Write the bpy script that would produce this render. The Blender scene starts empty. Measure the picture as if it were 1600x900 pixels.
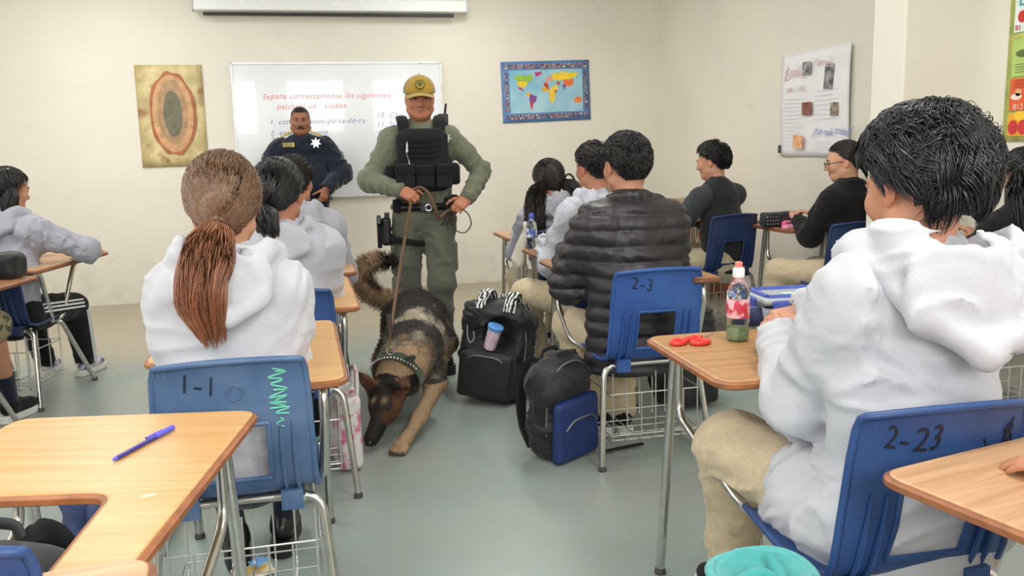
import bpy, bmesh, math, random
import numpy as np
from mathutils import Vector, Matrix, Euler

random.seed(7); np.random.seed(7)
scene = bpy.context.scene
COL = scene.collection

# ------------------------------------------------------------------ camera
CAM_H, YAW, PITCH, ROLL, FPX = 1.30, 13.3, 9.33, 1.4, 1400.0
_y, _p, _r = (math.radians(a) for a in (YAW, PITCH, ROLL))
_fw = Vector((math.sin(_y)*math.cos(_p), math.cos(_y)*math.cos(_p), -math.sin(_p)))
_rt = Vector((math.cos(_y), -math.sin(_y), 0)); _up = _rt.cross(_fw)
_R = _rt*math.cos(_r) - _up*math.sin(_r); _U = _up*math.cos(_r) + _rt*math.sin(_r)
cd = bpy.data.cameras.new('camera'); cam = bpy.data.objects.new('camera', cd); COL.objects.link(cam)
cd.sensor_width = 36.0; cd.lens = FPX/1600*36.0; cd.clip_start = 0.02
cam.matrix_world = Matrix(((_R.x, _U.x, -_fw.x, 0), (_R.y, _U.y, -_fw.y, 0), (_R.z, _U.z, -_fw.z, CAM_H), (0, 0, 0, 1)))
cd.dof.use_dof = False
scene.camera = cam

# ------------------------------------------------------------------ world, light, exposure
scene.view_settings.view_transform = 'Standard'; scene.view_settings.look = 'None'
scene.view_settings.exposure = 0.0; scene.view_settings.gamma = 1.0
scene.view_settings.use_curve_mapping = False
world = bpy.data.worlds.new('sky'); scene.world = world; world.use_nodes = True
wn = world.node_tree.nodes; wl = world.node_tree.links
_bg = wn['Background']; _sky = wn.new('ShaderNodeTexSky'); _sky.sky_type = 'HOSEK_WILKIE'
_sky.sun_direction = (0.2, -0.6, 0.75); _sky.turbidity = 4.0
wl.new(_sky.outputs['Color'], _bg.inputs['Color']); _bg.inputs['Strength'].default_value = 0.6

def area_light(name, loc, target, sx, sy, power, col):
    l = bpy.data.lights.new(name, 'AREA'); l.shape = 'RECTANGLE'; l.size = sx; l.size_y = sy
    l.energy = power; l.color = col
    o = bpy.data.objects.new(name, l); COL.objects.link(o); o.location = loc
    o.rotation_euler = (Vector(target)-Vector(loc)).to_track_quat('-Z', 'Y').to_euler()
    return o
# daylight through the windows of the rear wall and the left wall
WIN_BACK = [(-1.15, 0.55), (0.45, 0.55), (2.05, 0.55)]            # centre x, half width
for _i, (_cx, _hw) in enumerate(WIN_BACK):
    area_light('window_daylight', (_cx, -1.42, 2.02), (_cx, 4, 1.0), _hw*2-.08, 0.95, 40, (1.0, 0.985, 0.97))
WIN_LEFT = [1.2, 3.6, 6.0]
for _cy in WIN_LEFT:
    area_light('window_daylight', (-3.02, _cy, 1.85), (0.6, _cy, 0.9), 1.5, 1.0, 17, (0.97, 0.985, 1.0))

# ------------------------------------------------------------------ small helpers
def lin(c):
    return tuple(((v/255)/12.92 if v/255 <= .04045 else ((v/255+.055)/1.055)**2.4) for v in c)
MATS = {}
def nodes_of(name):
    m = bpy.data.materials.new(name); m.use_nodes = True; MATS[name] = m
    nt = m.node_tree; return m, nt, nt.nodes['Principled BSDF']
def mat(name, rgb, rough=.6, metal=0., var=.10, scale=18., bump=0., bscale=250., spec=.5, sheen=0., coat=0., stretch=(1, 1, 1), trans=0., alpha=1., rgb2=None, detail=4., lo=.35, hi=.65, emit=0.):
    """procedural material: two tones mixed by object-space noise, fine relief by a second noise"""
    if name in MATS: return MATS[name]
    m, nt, b = nodes_of(name); N = nt.nodes; L = nt.links
    c = lin(rgb); tc = N.new('ShaderNodeTexCoord'); mp = N.new('ShaderNodeMapping')
    mp.inputs['Scale'].default_value = stretch; L.new(tc.outputs['Object'], mp.inputs['Vector'])
    n = N.new('ShaderNodeTexNoise'); n.inputs['Scale'].default_value = scale; n.inputs['Detail'].default_value = detail
    L.new(mp.outputs['Vector'], n.inputs['Vector'])
    r = N.new('ShaderNodeValToRGB'); L.new(n.outputs['Fac'], r.inputs['Fac'])
    r.color_ramp.elements[0].position = lo; r.color_ramp.elements[1].position = hi
    c2 = lin(rgb2) if rgb2 else tuple(min(1, v*(1+var)) for v in c)
    c1 = c if rgb2 else tuple(v*(1-var) for v in c)
    r.color_ramp.elements[0].color = (*c1, 1); r.color_ramp.elements[1].color = (*c2, 1)
    L.new(r.outputs['Color'], b.inputs['Base Color'])
    b.inputs['Roughness'].default_value = rough; b.inputs['Metallic'].default_value = metal
    b.inputs['Specular IOR Level'].default_value = spec; b.inputs['Coat Weight'].default_value = coat
    b.inputs['Sheen Weight'].default_value = sheen; b.inputs['Transmission Weight'].default_value = trans
    b.inputs['Alpha'].default_value = alpha
    if emit:
        b.inputs['Emission Color'].default_value = (*c, 1); b.inputs['Emission Strength'].default_value = emit
    if bump:
        n2 = N.new('ShaderNodeTexNoise'); n2.inputs['Scale'].default_value = bscale; n2.inputs['Detail'].default_value = 3
        L.new(mp.outputs['Vector'], n2.inputs['Vector'])
        bp = N.new('ShaderNodeBump'); bp.inputs['Strength'].default_value = bump; bp.inputs['Distance'].default_value = .004
        L.new(n2.outputs['Fac'], bp.inputs['Height']); L.new(bp.outputs['Normal'], b.inputs['Normal'])
    return m
def attr_mat(name, rough=.6, attr='tone', spec=.4, bump=0., bscale=300., sss=0., var=.12, vscale=60., aniso=0.):
    """colour from the mesh's own colour attribute (the thing's own markings), varied by noise"""
    m, nt, b = nodes_of(name); N = nt.nodes; L = nt.links
    a = N.new('ShaderNodeAttribute'); a.attribute_name = attr
    tc = N.new('ShaderNodeTexCoord'); n = N.new('ShaderNodeTexNoise'); n.inputs['Scale'].default_value = vscale
    L.new(tc.outputs['Object'], n.inputs['Vector'])
    mr = N.new('ShaderNodeMapRange'); mr.inputs['To Min'].default_value = 1-var; mr.inputs['To Max'].default_value = 1+var
    L.new(n.outputs['Fac'], mr.inputs['Value'])
    mx = N.new('ShaderNodeVectorMath'); mx.operation = 'SCALE'
    L.new(a.outputs['Color'], mx.inputs[0]); L.new(mr.outputs['Result'], mx.inputs['Scale'])
    L.new(mx.outputs['Vector'], b.inputs['Base Color'])
    b.inputs['Roughness'].default_value = rough; b.inputs['Specular IOR Level'].default_value = spec
    b.inputs['Anisotropic'].default_value = aniso
    if sss:
        b.inputs['Subsurface Weight'].default_value = sss; b.inputs['Subsurface Radius'].default_value = (.012, .005, .003)
        b.inputs['Subsurface Scale'].default_value = .6
    if bump:
        n2 = N.new('ShaderNodeTexNoise'); n2.inputs['Scale'].default_value = bscale; L.new(tc.outputs['Object'], n2.inputs['Vector'])
        bp = N.new('ShaderNodeBump'); bp.inputs['Strength'].default_value = bump; bp.inputs['Distance'].default_value = .003
        L.new(n2.outputs['Fac'], bp.inputs['Height']); L.new(bp.outputs['Normal'], b.inputs['Normal'])
    return m

def tag(o, label=None, cat=None, group=None, kind=None):
    if label: o['label'] = label
    if cat: o['category'] = cat
    if group: o['group'] = group
    if kind: o['kind'] = kind
    return o
def empty(name, loc=(0, 0, 0), rz=0., label=None, cat=None, group=None):
    o = bpy.data.objects.new(name, None); COL.objects.link(o); o.empty_display_size = .1
    o.location = loc; o.rotation_euler = (0, 0, math.radians(rz)); return tag(o, label, cat, group)
def link_mesh(name, me, m=None, parent=None):
    if m is not None:
        for q in (m if isinstance(m, (list, tuple)) else [m]): me.materials.append(q)
    o = bpy.data.objects.new(name, me); COL.objects.link(o)
    if parent is not None: o.parent = parent
    return o
def np_mesh(name, V, Fq, m=None, parent=None, smooth=True, tone=None, mi=None):
    """V (n,3); Fq (k,4) or (k,3) int arrays or list of lists"""
    me = bpy.data.meshes.new(name)
    V = np.asarray(V, np.float32)
    if isinstance(Fq, np.ndarray):
        k, w = Fq.shape
        me.vertices.add(len(V)); me.vertices.foreach_set('co', V.ravel())
        me.loops.add(k*w); me.loops.foreach_set('vertex_index', Fq.astype(np.int32).ravel())
        me.polygons.add(k); me.polygons.foreach_set('loop_start', np.arange(0, k*w, w, dtype=np.int32))
        try: me.polygons.foreach_set('loop_total', np.full(k, w, np.int32))
        except Exception: pass
        me.update(calc_edges=True); me.validate()
    else:
        me.from_pydata([tuple(map(float, v)) for v in V], [], [list(map(int, f)) for f in Fq]); me.update()
    if smooth: me.polygons.foreach_set('use_smooth', np.ones(len(me.polygons), bool))
    if tone is not None:
        ca = me.color_attributes.new('tone', 'FLOAT_COLOR', 'POINT')
        t = np.ones((len(V), 4), np.float32); t[:, :3] = tone; ca.data.foreach_set('color', t.ravel())
    if mi is not None: me.polygons.foreach_set('material_index', np.asarray(mi, np.int32))
    return link_mesh(name, me, m, parent)
def copy_tree(o, parent=None):
    c = o.copy(); COL.objects.link(c)
    if parent is not None: c.parent = parent
    for ch in list(o.children): copy_tree(ch, c)
    return c
def bevel(o, w=.003, n=2, angle=35):
    b = o.modifiers.new('bevel', 'BEVEL'); b.width = w; b.segments = n; b.limit_method = 'ANGLE'; b.angle_limit = math.radians(angle)
    return o
def smooth_by_angle(o, a=40):
    me = o.data; me.polygons.foreach_set('use_smooth', np.ones(len(me.polygons), bool))
    try: me.set_sharp_from_angle(angle=math.radians(a))
    except Exception: pass
    return o

def curve_pts(pts, n=8):
    """Catmull-Rom through pts"""
    P = [Vector(p) for p in pts]; out = []
    for i in range(len(P)-1):
        p0 = P[i-1] if i else P[0]*2-P[1]; p1 = P[i]; p2 = P[i+1]; p3 = P[i+2] if i+2 < len(P) else P[-1]*2-P[-2]
        for j in range(n):
            t = j/n
            out.append(.5*((2*p1)+(p2-p0)*t+(2*p0-5*p1+4*p2-p3)*t*t+(3*p1-p0-3*p2+p3)*t**3))
    out.append(P[-1]); return out
def round_path(pts, rad=.04, n=5):
    """polyline with its corners rounded"""
    P = [Vector(p) for p in pts]; out = [P[0]]
    for i in range(1, len(P)-1):
        a, b, c = P[i-1], P[i], P[i+1]
        r = min(rad, (a-b).length*.45, (c-b).length*.45)
        u = b+(a-b).normalized()*r; w = b+(c-b).normalized()*r
        for j in range(n+1):
            t = j/n; out.append(u*(1-t)**2+b*2*t*(1-t)+w*t*t)
    out.append(P[-1]); return out

class MB:
    """collects shapes of ONE part and builds one mesh object"""
    def __init__(s): s.v = []; s.f = []; s.m = []
    def add(s, V, Fs, mi=0):
        b = len(s.v); s.v += [tuple(x) for x in V]; s.f += [[i+b for i in f] for f in Fs]; s.m += [mi]*len(Fs); return s
    def box(s, c, size, M=None, mi=0):
        hx, hy, hz = (q/2 for q in size); V = [Vector((x*hx, y*hy, z*hz)) for z in (-1, 1) for y in (-1, 1) for x in (-1, 1)]
        if M is not None: V = [M @ q for q in V]
        c = Vector(c); V = [q+c for q in V]
        return s.add(V, [[0, 2, 3, 1], [4, 5, 7, 6], [0, 1, 5, 4], [2, 6, 7, 3], [0, 4, 6, 2], [1, 3, 7, 5]], mi)
    def tube(s, pts, r, n=8, mi=0, flat=None, close=False):
        """r number or list; flat=(normal, factor): section squashed along the normal"""
        P = [Vector(p) for p in pts]; k = len(P); V = []
        prev = None
        for i, p in enumerate(P):
            if close: t = (P[(i+1) % k]-P[i-1])
            else: t = (P[min(i+1, k-1)]-P[max(i-1, 0)])
            t = t.normalized() if t.length > 1e-9 else Vector((0, 0, 1))
            if flat is not None:
                w = Vector(flat[0]); w = (w-t*w.dot(t))
                u = w.normalized() if w.length > 1e-6 else t.orthogonal().normalized()
            elif prev is None: u = t.orthogonal().normalized()
            else:
                u = prev-t*prev.dot(t); u = u.normalized() if u.length > 1e-6 else t.orthogonal().normalized()
            prev = u; q = t.cross(u); rr = r[i] if isinstance(r, (list, tuple)) else r
            fu = flat[1] if flat is not None else 1
            for j in range(n):
                a = 2*math.pi*j/n; V.append(p+u*math.cos(a)*rr*fu+q*math.sin(a)*rr)
        Fs = []
        for i in range(k if close else k-1):
            i2 = (i+1) % k
            for j in range(n):
                j2 = (j+1) % n; Fs.append([i*n+j, i*n+j2, i2*n+j2, i2*n+j])
        if not close: Fs += [list(range(n))[::-1], [(k-1)*n+j for j in range(n)]]
        return s.add(V, Fs, mi)
    def lathe(s, prof, n=24, c=(0, 0, 0), M=None, mi=0):
        V = []; c = Vector(c)
        for (r, z) in prof:
            for j in range(n):
                a = 2*math.pi*j/n; q = Vector((r*math.cos(a), r*math.sin(a), z)); V.append((M @ q if M is not None else q)+c)
        k = len(prof); Fs = [[i*n+j, i*n+(j+1) % n, (i+1)*n+(j+1) % n, (i+1)*n+j] for i in range(k-1) for j in range(n)]
        if prof[0][0] > 1e-6: Fs.append(list(range(n))[::-1])
        if prof[-1][0] > 1e-6: Fs.append([(k-1)*n+j for j in range(n)])
        return s.add(V, Fs, mi)
    def prism(s, poly, z0, z1, M=None, c=(0, 0, 0), mi=0):
        n = len(poly); V = [Vector((x, y, z0)) for x, y in poly]+[Vector((x, y, z1)) for x, y in poly]
        if M is not None: V = [M @ q for q in V]
        c = Vector(c); V = [q+c for q in V]
        Fs = [list(range(n))[::-1], [n+i for i in range(n)]]+[[i, (i+1) % n, n+(i+1) % n, n+i] for i in range(n)]
        return s.add(V, Fs, mi)
    def ball(s, c, r, nu=12, nv=8, M=None, mi=0):
        r = (r, r, r) if isinstance(r, (int, float)) else r; c = Vector(c); V = []
        for i in range(nv+1):
            th = math.pi*i/nv
            for j in range(nu):
                a = 2*math.pi*j/nu; q = Vector((r[0]*math.sin(th)*math.cos(a), r[1]*math.sin(th)*math.sin(a), r[2]*math.cos(th)))
                V.append((M @ q if M is not None else q)+c)
        return s.add(V, [[i*nu+j, (i+1)*nu+j, (i+1)*nu+(j+1) % nu, i*nu+(j+1) % nu] for i in range(nv) for j in range(nu)], mi)
    def build(s, name, m, parent=None, smooth=None):
        me = bpy.data.meshes.new(name); me.from_pydata([tuple(q) for q in s.v], [], s.f)
        if isinstance(m, (list, tuple)): me.polygons.foreach_set('material_index', s.m)
        o = link_mesh(name, me, m, parent)
        bm = bmesh.new(); bm.from_mesh(me); bmesh.ops.remove_doubles(bm, verts=bm.verts, dist=1e-6)
        bmesh.ops.recalc_face_normals(bm, faces=bm.faces); bm.to_mesh(me); bm.free()
        if smooth: smooth_by_angle(o, smooth)
        return o

def text_mesh(name, body, size, loc, rot, m, parent=None, shear=0., ext=.0006, align='CENTER', spacing=1., jitter=0.):
    """lettering as a thin mesh; rot is a 3x3 whose columns are reading direction, up, outward"""
    cu = bpy.data.curves.new(name, 'FONT'); cu.body = body; cu.size = size; cu.shear = shear; cu.extrude = ext
    cu.align_x = align; cu.align_y = 'CENTER'; cu.space_character = spacing; cu.resolution_u = 3
    t = bpy.data.objects.new(name, cu); COL.objects.link(t)
    dg = bpy.context.evaluated_depsgraph_get(); me = bpy.data.meshes.new_from_object(t.evaluated_get(dg))
    COL.objects.unlink(t); bpy.data.objects.remove(t); bpy.data.curves.remove(cu)
    if jitter:
        for v in me.vertices: v.co.y += jitter*size*math.sin(v.co.x/size*2.1+len(body)); v.co.x += jitter*size*.5*math.sin(v.co.x/size*5)
    M = Matrix((rot[0], rot[1], rot[2])).transposed().to_4x4()
    M.translation = Vector(loc); me.transform(M); me.materials.clear(); me.name = name
    return link_mesh(name, me, m, parent)
FACE_NY = (Vector((1, 0, 0)), Vector((0, 0, 1)), Vector((0, -1, 0)))      # on a surface that faces -Y
FACE_NX = (Vector((0, -1, 0)), Vector((0, 0, 1)), Vector((-1, 0, 0)))     # on a surface that faces -X

# ------------------------------------------------------------------ implicit surfaces (bodies, clothes, bags)
_LAT = np.random.RandomState(3).rand(32, 32, 32).astype(np.float32)*2-1
def noise3(x, y, z):
    xi = np.floor(x); yi = np.floor(y); zi = np.floor(z)
    fx = x-xi; fy = y-yi; fz = z-zi
    fx = fx*fx*(3-2*fx); fy = fy*fy*(3-2*fy); fz = fz*fz*(3-2*fz)
    a = xi.astype(np.int32) & 31; b = yi.astype(np.int32) & 31; c = zi.astype(np.int32) & 31
    a1 = (a+1) & 31; b1 = (b+1) & 31; c1 = (c+1) & 31; T = _LAT
    return ((T[a, b, c]*(1-fx)+T[a1, b, c]*fx)*(1-fy)+(T[a, b1, c]*(1-fx)+T[a1, b1, c]*fx)*fy)*(1-fz) + \
           ((T[a, b, c1]*(1-fx)+T[a1, b, c1]*fx)*(1-fy)+(T[a, b1, c1]*(1-fx)+T[a1, b1, c1]*fx)*fy)*fz
def V3(p): return np.array([p[0], p[1], p[2]], np.float32)
class SDF:
    def __init__(s, lo, hi, h):
        s.h = h; s.ax = [np.arange(lo[i], hi[i]+h, h, dtype=np.float32) for i in range(3)]
        s.d = np.full([len(a) for a in s.ax], .15, np.float32); s.T = Matrix.Identity(4); s.sc = 1.0
    def _p(s, p): return V3(s.T @ Vector(p))
    def _blk(s, lo, hi):
        sl = []
        for i in range(3):
            a = int(np.searchsorted(s.ax[i], lo[i])); b = int(np.searchsorted(s.ax[i], hi[i]))
            if b <= a: return None, None
            sl.append(slice(a, b))
        return tuple(sl), (s.ax[0][sl[0]][:, None, None], s.ax[1][sl[1]][None, :, None], s.ax[2][sl[2]][None, None, :])
    def _mix(s, sl, e, k, op):
        c = s.d[sl]
        if op == 'sub':
            e = -e; hh = np.maximum(k-np.abs(c-e), 0)/k; s.d[sl] = np.maximum(c, e)+hh*hh*k*.25
        elif op == 'and':
            hh = np.maximum(k-np.abs(c-e), 0)/k; s.d[sl] = np.maximum(c, e)+hh*hh*k*.25
        else:
            hh = np.maximum(k-np.abs(c-e), 0)/k; s.d[sl] = np.minimum(c, e)-hh*hh*k*.25
    def rc(s, a, b, ra, rb=None, k=.03, op='add', flat=None, wr=None):
        """tapered capsule; flat=(dir,factor) squashes the section; wr=(amp,wavelength) rings of cloth folds"""
        rb = ra if rb is None else rb; ra *= s.sc; rb *= s.sc; a = s._p(a); b = s._p(b); R = max(ra, rb)+k+.03
        sl, g = s._blk(np.minimum(a, b)-R, np.maximum(a, b)+R)
        if sl is None: return s
        ba = b-a; L2 = float(ba @ ba)+1e-9
        qx, qy, qz = g[0]-a[0], g[1]-a[1], g[2]-a[2]
        t = np.clip((qx*ba[0]+qy*ba[1]+qz*ba[2])/L2, 0, 1)
        qx = qx-t*ba[0]; qy = qy-t*ba[1]; qz = qz-t*ba[2]; q2 = qx*qx+qy*qy+qz*qz; rr = ra+(rb-ra)*t
        if flat is not None:
            n = s.T.to_3x3() @ Vector(flat[0]); n.normalize(); f = flat[1]
            c = qx*n[0]+qy*n[1]+qz*n[2]; u = np.sqrt(np.maximum(q2-c*c+(c/f)**2, 1e-12))
            e = (u-rr)*np.where(u > 1e-6, np.sqrt(np.maximum(q2, 1e-12))/u, 1)
        else: e = np.sqrt(q2)-rr
        if wr is not None:
            L = math.sqrt(L2); ph = 2.2*noise3(g[0]*9+0*qx, g[1]*9+0*qx, g[2]*9+0*qx)
            e = e-wr[0]*np.sin(2*math.pi*t*L/wr[1]+ph*1.6)*(.55+.45*np.sin(ph*2))
        s._mix(sl, e, k, op); return s
    def el(s, c, r, M=None, k=.03, op='add'):
        c = s._p(c); r = np.array([q*s.sc for q in ((r,)*3 if isinstance(r, (int, float)) else r)], np.float32); R = float(r.max())+k+.03
        sl, g = s._blk(c-R, c+R)
        if sl is None: return s
        A = s.T.to_3x3(); A = Matrix([v.normalized() for v in A.transposed()]).transposed()
        if M is not None: A = A @ M
        A = np.array(A, np.float32); q = [g[i]-c[i] for i in range(3)]
        l = [(q[0]*A[0, j]+q[1]*A[1, j]+q[2]*A[2, j]) for j in range(3)]
        k0 = np.sqrt(sum((l[j]/r[j])**2 for j in range(3))); k1 = np.sqrt(sum((l[j]/r[j]**2)**2 for j in range(3)))
        s._mix(sl, k0*(k0-1)/np.maximum(k1, 1e-6), k, op); return s
    def bx(s, c, half, M=None, rnd=.01, k=.02, op='add'):
        c = s._p(c); hf = [q*s.sc for q in half]; rnd *= s.sc; R = math.sqrt(sum(q*q for q in hf))+k+.03
        sl, g = s._blk(c-R, c+R)
        if sl is None: return s
        A = s.T.to_3x3(); A = Matrix([v.normalized() for v in A.transposed()]).transposed()
        if M is not None: A = A @ M
        A = np.array(A, np.float32); q = [g[i]-c[i] for i in range(3)]
        l = [np.abs(q[0]*A[0, j]+q[1]*A[1, j]+q[2]*A[2, j])-(hf[j]-rnd) for j in range(3)]
        o = np.sqrt(sum(np.maximum(v, 0)**2 for v in l))+np.minimum(np.maximum(np.maximum(l[0], l[1]), l[2]), 0)-rnd
        s._mix(sl, o, k, op); return s
    def cut(s, p, n, k=.01):
        """keep the side the normal n points away from"""
        p = s._p(p); n = V3((s.T.to_3x3() @ Vector(n)).normalized())
        e = (s.ax[0][:, None, None]-p[0])*n[0]+(s.ax[1][None, :, None]-p[1])*n[1]+(s.ax[2][None, None, :]-p[2])*n[2]
        hh = np.maximum(k-np.abs(s.d-e), 0)/k; s.d = (np.maximum(s.d, e)+hh*hh*k*.25).astype(np.float32); return s
    def disp(s, fn, band=.035):
        m = np.abs(s.d) < band; i = np.nonzero(m)
        s.d[m] -= fn(s.ax[0][i[0]], s.ax[1][i[1]], s.ax[2][i[2]]).astype(np.float32); return s
    def folds(s, amp=.006, sc=(9, 9, 14), ridged=True, seed=0.):
        def fn(x, y, z):
            if not ridged: return amp*noise3(x*sc[0]+seed, y*sc[1]+seed*1.7, z*sc[2]+seed*.6)
            w = noise3(x*3.1+seed, y*3.1, z*3.1)*1.3; c, q = np.cos(w), np.sin(w)          # fold direction wanders over the cloth
            u = (x*c+z*q); v = (z*c-x*q)
            n = noise3(u*sc[0]*.35+seed, y*sc[1]*.5+seed*1.7, v*sc[2]*1.15+seed*.6); n2 = noise3(u*sc[0]*.55+seed*2.3, y*sc[1]*.8+7.3, v*sc[2]*1.5+seed)
            big = noise3(x*4+seed, y*4, z*4)
            return amp*(1.3*n+1.8*np.maximum(0, 1-2.2*np.abs(n2))**1.5*np.clip(.45+1.4*big, 0, 1)-.3)
        return s.disp(fn)
    def mesh(s):
        d = s.d; S = d < 0; sh = np.array(d.shape)-1; mult = np.array([sh[1]*sh[2], sh[2], 1], np.int64)
        ids = []; pts = []; quads = []
        for ax in range(3):
            a0 = [slice(None)]*3; a1 = [slice(None)]*3; a0[ax] = slice(0, -1); a1[ax] = slice(1, None)
            cr = S[tuple(a0)] != S[tuple(a1)]; idx = np.argwhere(cr)
            if len(idx) == 0: continue
            va = d[tuple(a0)][cr]; vb = d[tuple(a1)][cr]; p = idx.astype(np.float32); p[:, ax] += va/(va-vb)
            u, v = [(1, 2), (2, 0), (0, 1)][ax]; cs = []
            ok = np.ones(len(idx), bool)
            for du, dv in ((0, 0), (1, 0), (1, 1), (0, 1)):
                c = idx.copy(); c[:, u] -= du; c[:, v] -= dv
                g = (c >= 0).all(1) & (c < sh).all(1); ok &= g
                cs.append((c @ mult)); ids.append(cs[-1][g]); pts.append(p[g])
            q = np.stack(cs, 1)[ok]; flip = (va < 0)[ok]
            q[~flip] = q[~flip][:, ::-1]; quads.append(q)
        ids = np.concatenate(ids); pts = np.concatenate(pts); Q = np.concatenate(quads)
        uq, inv = np.unique(ids, return_inverse=True); n = len(uq); cnt = np.bincount(inv, minlength=n)
        V = np.stack([np.bincount(inv, pts[:, j], n)/cnt for j in range(3)], 1)
        V = V*s.h+np.array([a[0] for a in s.ax]); return V.astype(np.float32), np.searchsorted(uq, Q).astype(np.int32)
    def build(s, name, m, parent=None, tone=None):
        V, Q = s.mesh(); return np_mesh(name, V, Q, m, parent, True, tone(V) if callable(tone) else tone)

def strands(P, r0, r1=None, sides=3, ft=None):
    """P (N,M,3) polylines -> tapered thin tubes, (V, F, t along, strand index)"""
    N, Mn, _ = P.shape; T = np.gradient(P, axis=1); T /= np.linalg.norm(T, axis=2, keepdims=True)+1e-9
    ref = np.where(np.abs(T[..., 2:3]) < .9, np.array([0, 0, 1.]), np.array([1., 0, 0]))
    A = np.cross(T, ref); A /= np.linalg.norm(A, axis=2, keepdims=True)+1e-9; B = np.cross(T, A)
    t = np.linspace(0, 1, Mn); r1 = r0*.15 if r1 is None else r1
    rr = (r0*(1-t**2)+r1*t**2) if ft is None else r0*ft(t)
    rr = np.broadcast_to(rr[None, :, None], (N, Mn, 1)); VV = []
    for j in range(sides):
        a = 2*math.pi*j/sides; VV.append(P+A*math.cos(a)*rr+B*math.sin(a)*rr)
    V = np.stack(VV, 2).reshape(-1, 3)
    base = (np.arange(N)[:, None, None]*Mn+np.arange(Mn-1)[None, :, None])*sides+np.arange(sides)[None, None, :]
    nxt = (np.arange(N)[:, None, None]*Mn+np.arange(Mn-1)[None, :, None])*sides+((np.arange(sides)+1) % sides)[None, None, :]
    Fq = np.stack([base, nxt, nxt+sides, base+sides], -1).reshape(-1, 4)
    tt = np.broadcast_to(t[None, :, None], (N, Mn, sides)).reshape(-1); si = np.repeat(np.arange(N), Mn*sides)
    return V, Fq.astype(np.int32), tt, si
def join_vf(parts):
    V = []; Q = []; b = 0
    for v, q in parts: V.append(np.asarray(v, np.float32)); Q.append(np.asarray(q)+b); b += len(v)
    return np.concatenate(V), np.concatenate(Q)
# ------------------------------------------------------------------ the room
WY, WXR, WXL, WYB, CEIL = 8.12, 3.39, -3.10, -1.5, 2.95
def wall_mat(name, rgb):
    m, nt, b = nodes_of(name); N = nt.nodes; L = nt.links
    tc = N.new('ShaderNodeTexCoord'); n = N.new('ShaderNodeTexNoise'); n.inputs['Scale'].default_value = 1.3; n.inputs['Detail'].default_value = 6
    L.new(tc.outputs['Object'], n.inputs['Vector']); r = N.new('ShaderNodeValToRGB'); L.new(n.outputs['Fac'], r.inputs['Fac'])
    c = lin(rgb); r.color_ramp.elements[0].position = .3; r.color_ramp.elements[1].position = .7
    r.color_ramp.elements[0].color = (*[v*.95 for v in c], 1); r.color_ramp.elements[1].color = (*[min(1, v*1.03) for v in c], 1)
    # scuffs and grime: scattered small marks, denser low on the wall where shoes and mops reach
    n3 = N.new('ShaderNodeTexNoise'); n3.inputs['Scale'].default_value = 7; n3.inputs['Detail'].default_value = 8; L.new(tc.outputs['Object'], n3.inputs['Vector'])
    sx = N.new('ShaderNodeSeparateXYZ'); L.new(tc.outputs['Object'], sx.inputs['Vector'])
    mr = N.new('ShaderNodeMapRange'); mr.inputs['From Min'].default_value = 0; mr.inputs['From Max'].default_value = .55; mr.inputs['To Min'].default_value = .26; mr.inputs['To Max'].default_value = 0
    L.new(sx.outputs['Z'], mr.inputs['Value'])
    ad = N.new('ShaderNodeMath'); ad.operation = 'ADD'; L.new(n3.outputs['Fac'], ad.inputs[0]); L.new(mr.outputs['Result'], ad.inputs[1])
    r3 = N.new('ShaderNodeValToRGB'); r3.color_ramp.elements[0].position = .64; r3.color_ramp.elements[1].position = .86
    L.new(ad.outputs['Value'], r3.inputs['Fac'])
    mx = N.new('ShaderNodeMix'); mx.data_type = 'RGBA'; L.new(r3.outputs['Color'], mx.inputs['Factor'])
    L.new(r.outputs['Color'], mx.inputs['A']); mx.inputs['B'].default_value = (*[v*.86 for v in c], 1)
    L.new(mx.outputs['Result'], b.inputs['Base Color']); b.inputs['Roughness'].default_value = .62; b.inputs['Specular IOR Level'].default_value = .35
    n2 = N.new('ShaderNodeTexNoise'); n2.inputs['Scale'].default_value = 55; n2.inputs['Detail'].default_value = 5; L.new(tc.outputs['Object'], n2.inputs['Vector'])
    bp = N.new('ShaderNodeBump'); bp.inputs['Strength'].default_value = .12; bp.inputs['Distance'].default_value = .004
    L.new(n2.outputs['Fac'], bp.inputs['Height']); L.new(bp.outputs['Normal'], b.inputs['Normal'])
    return m
WALL = wall_mat('cream wall paint', (230, 225, 212))
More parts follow.
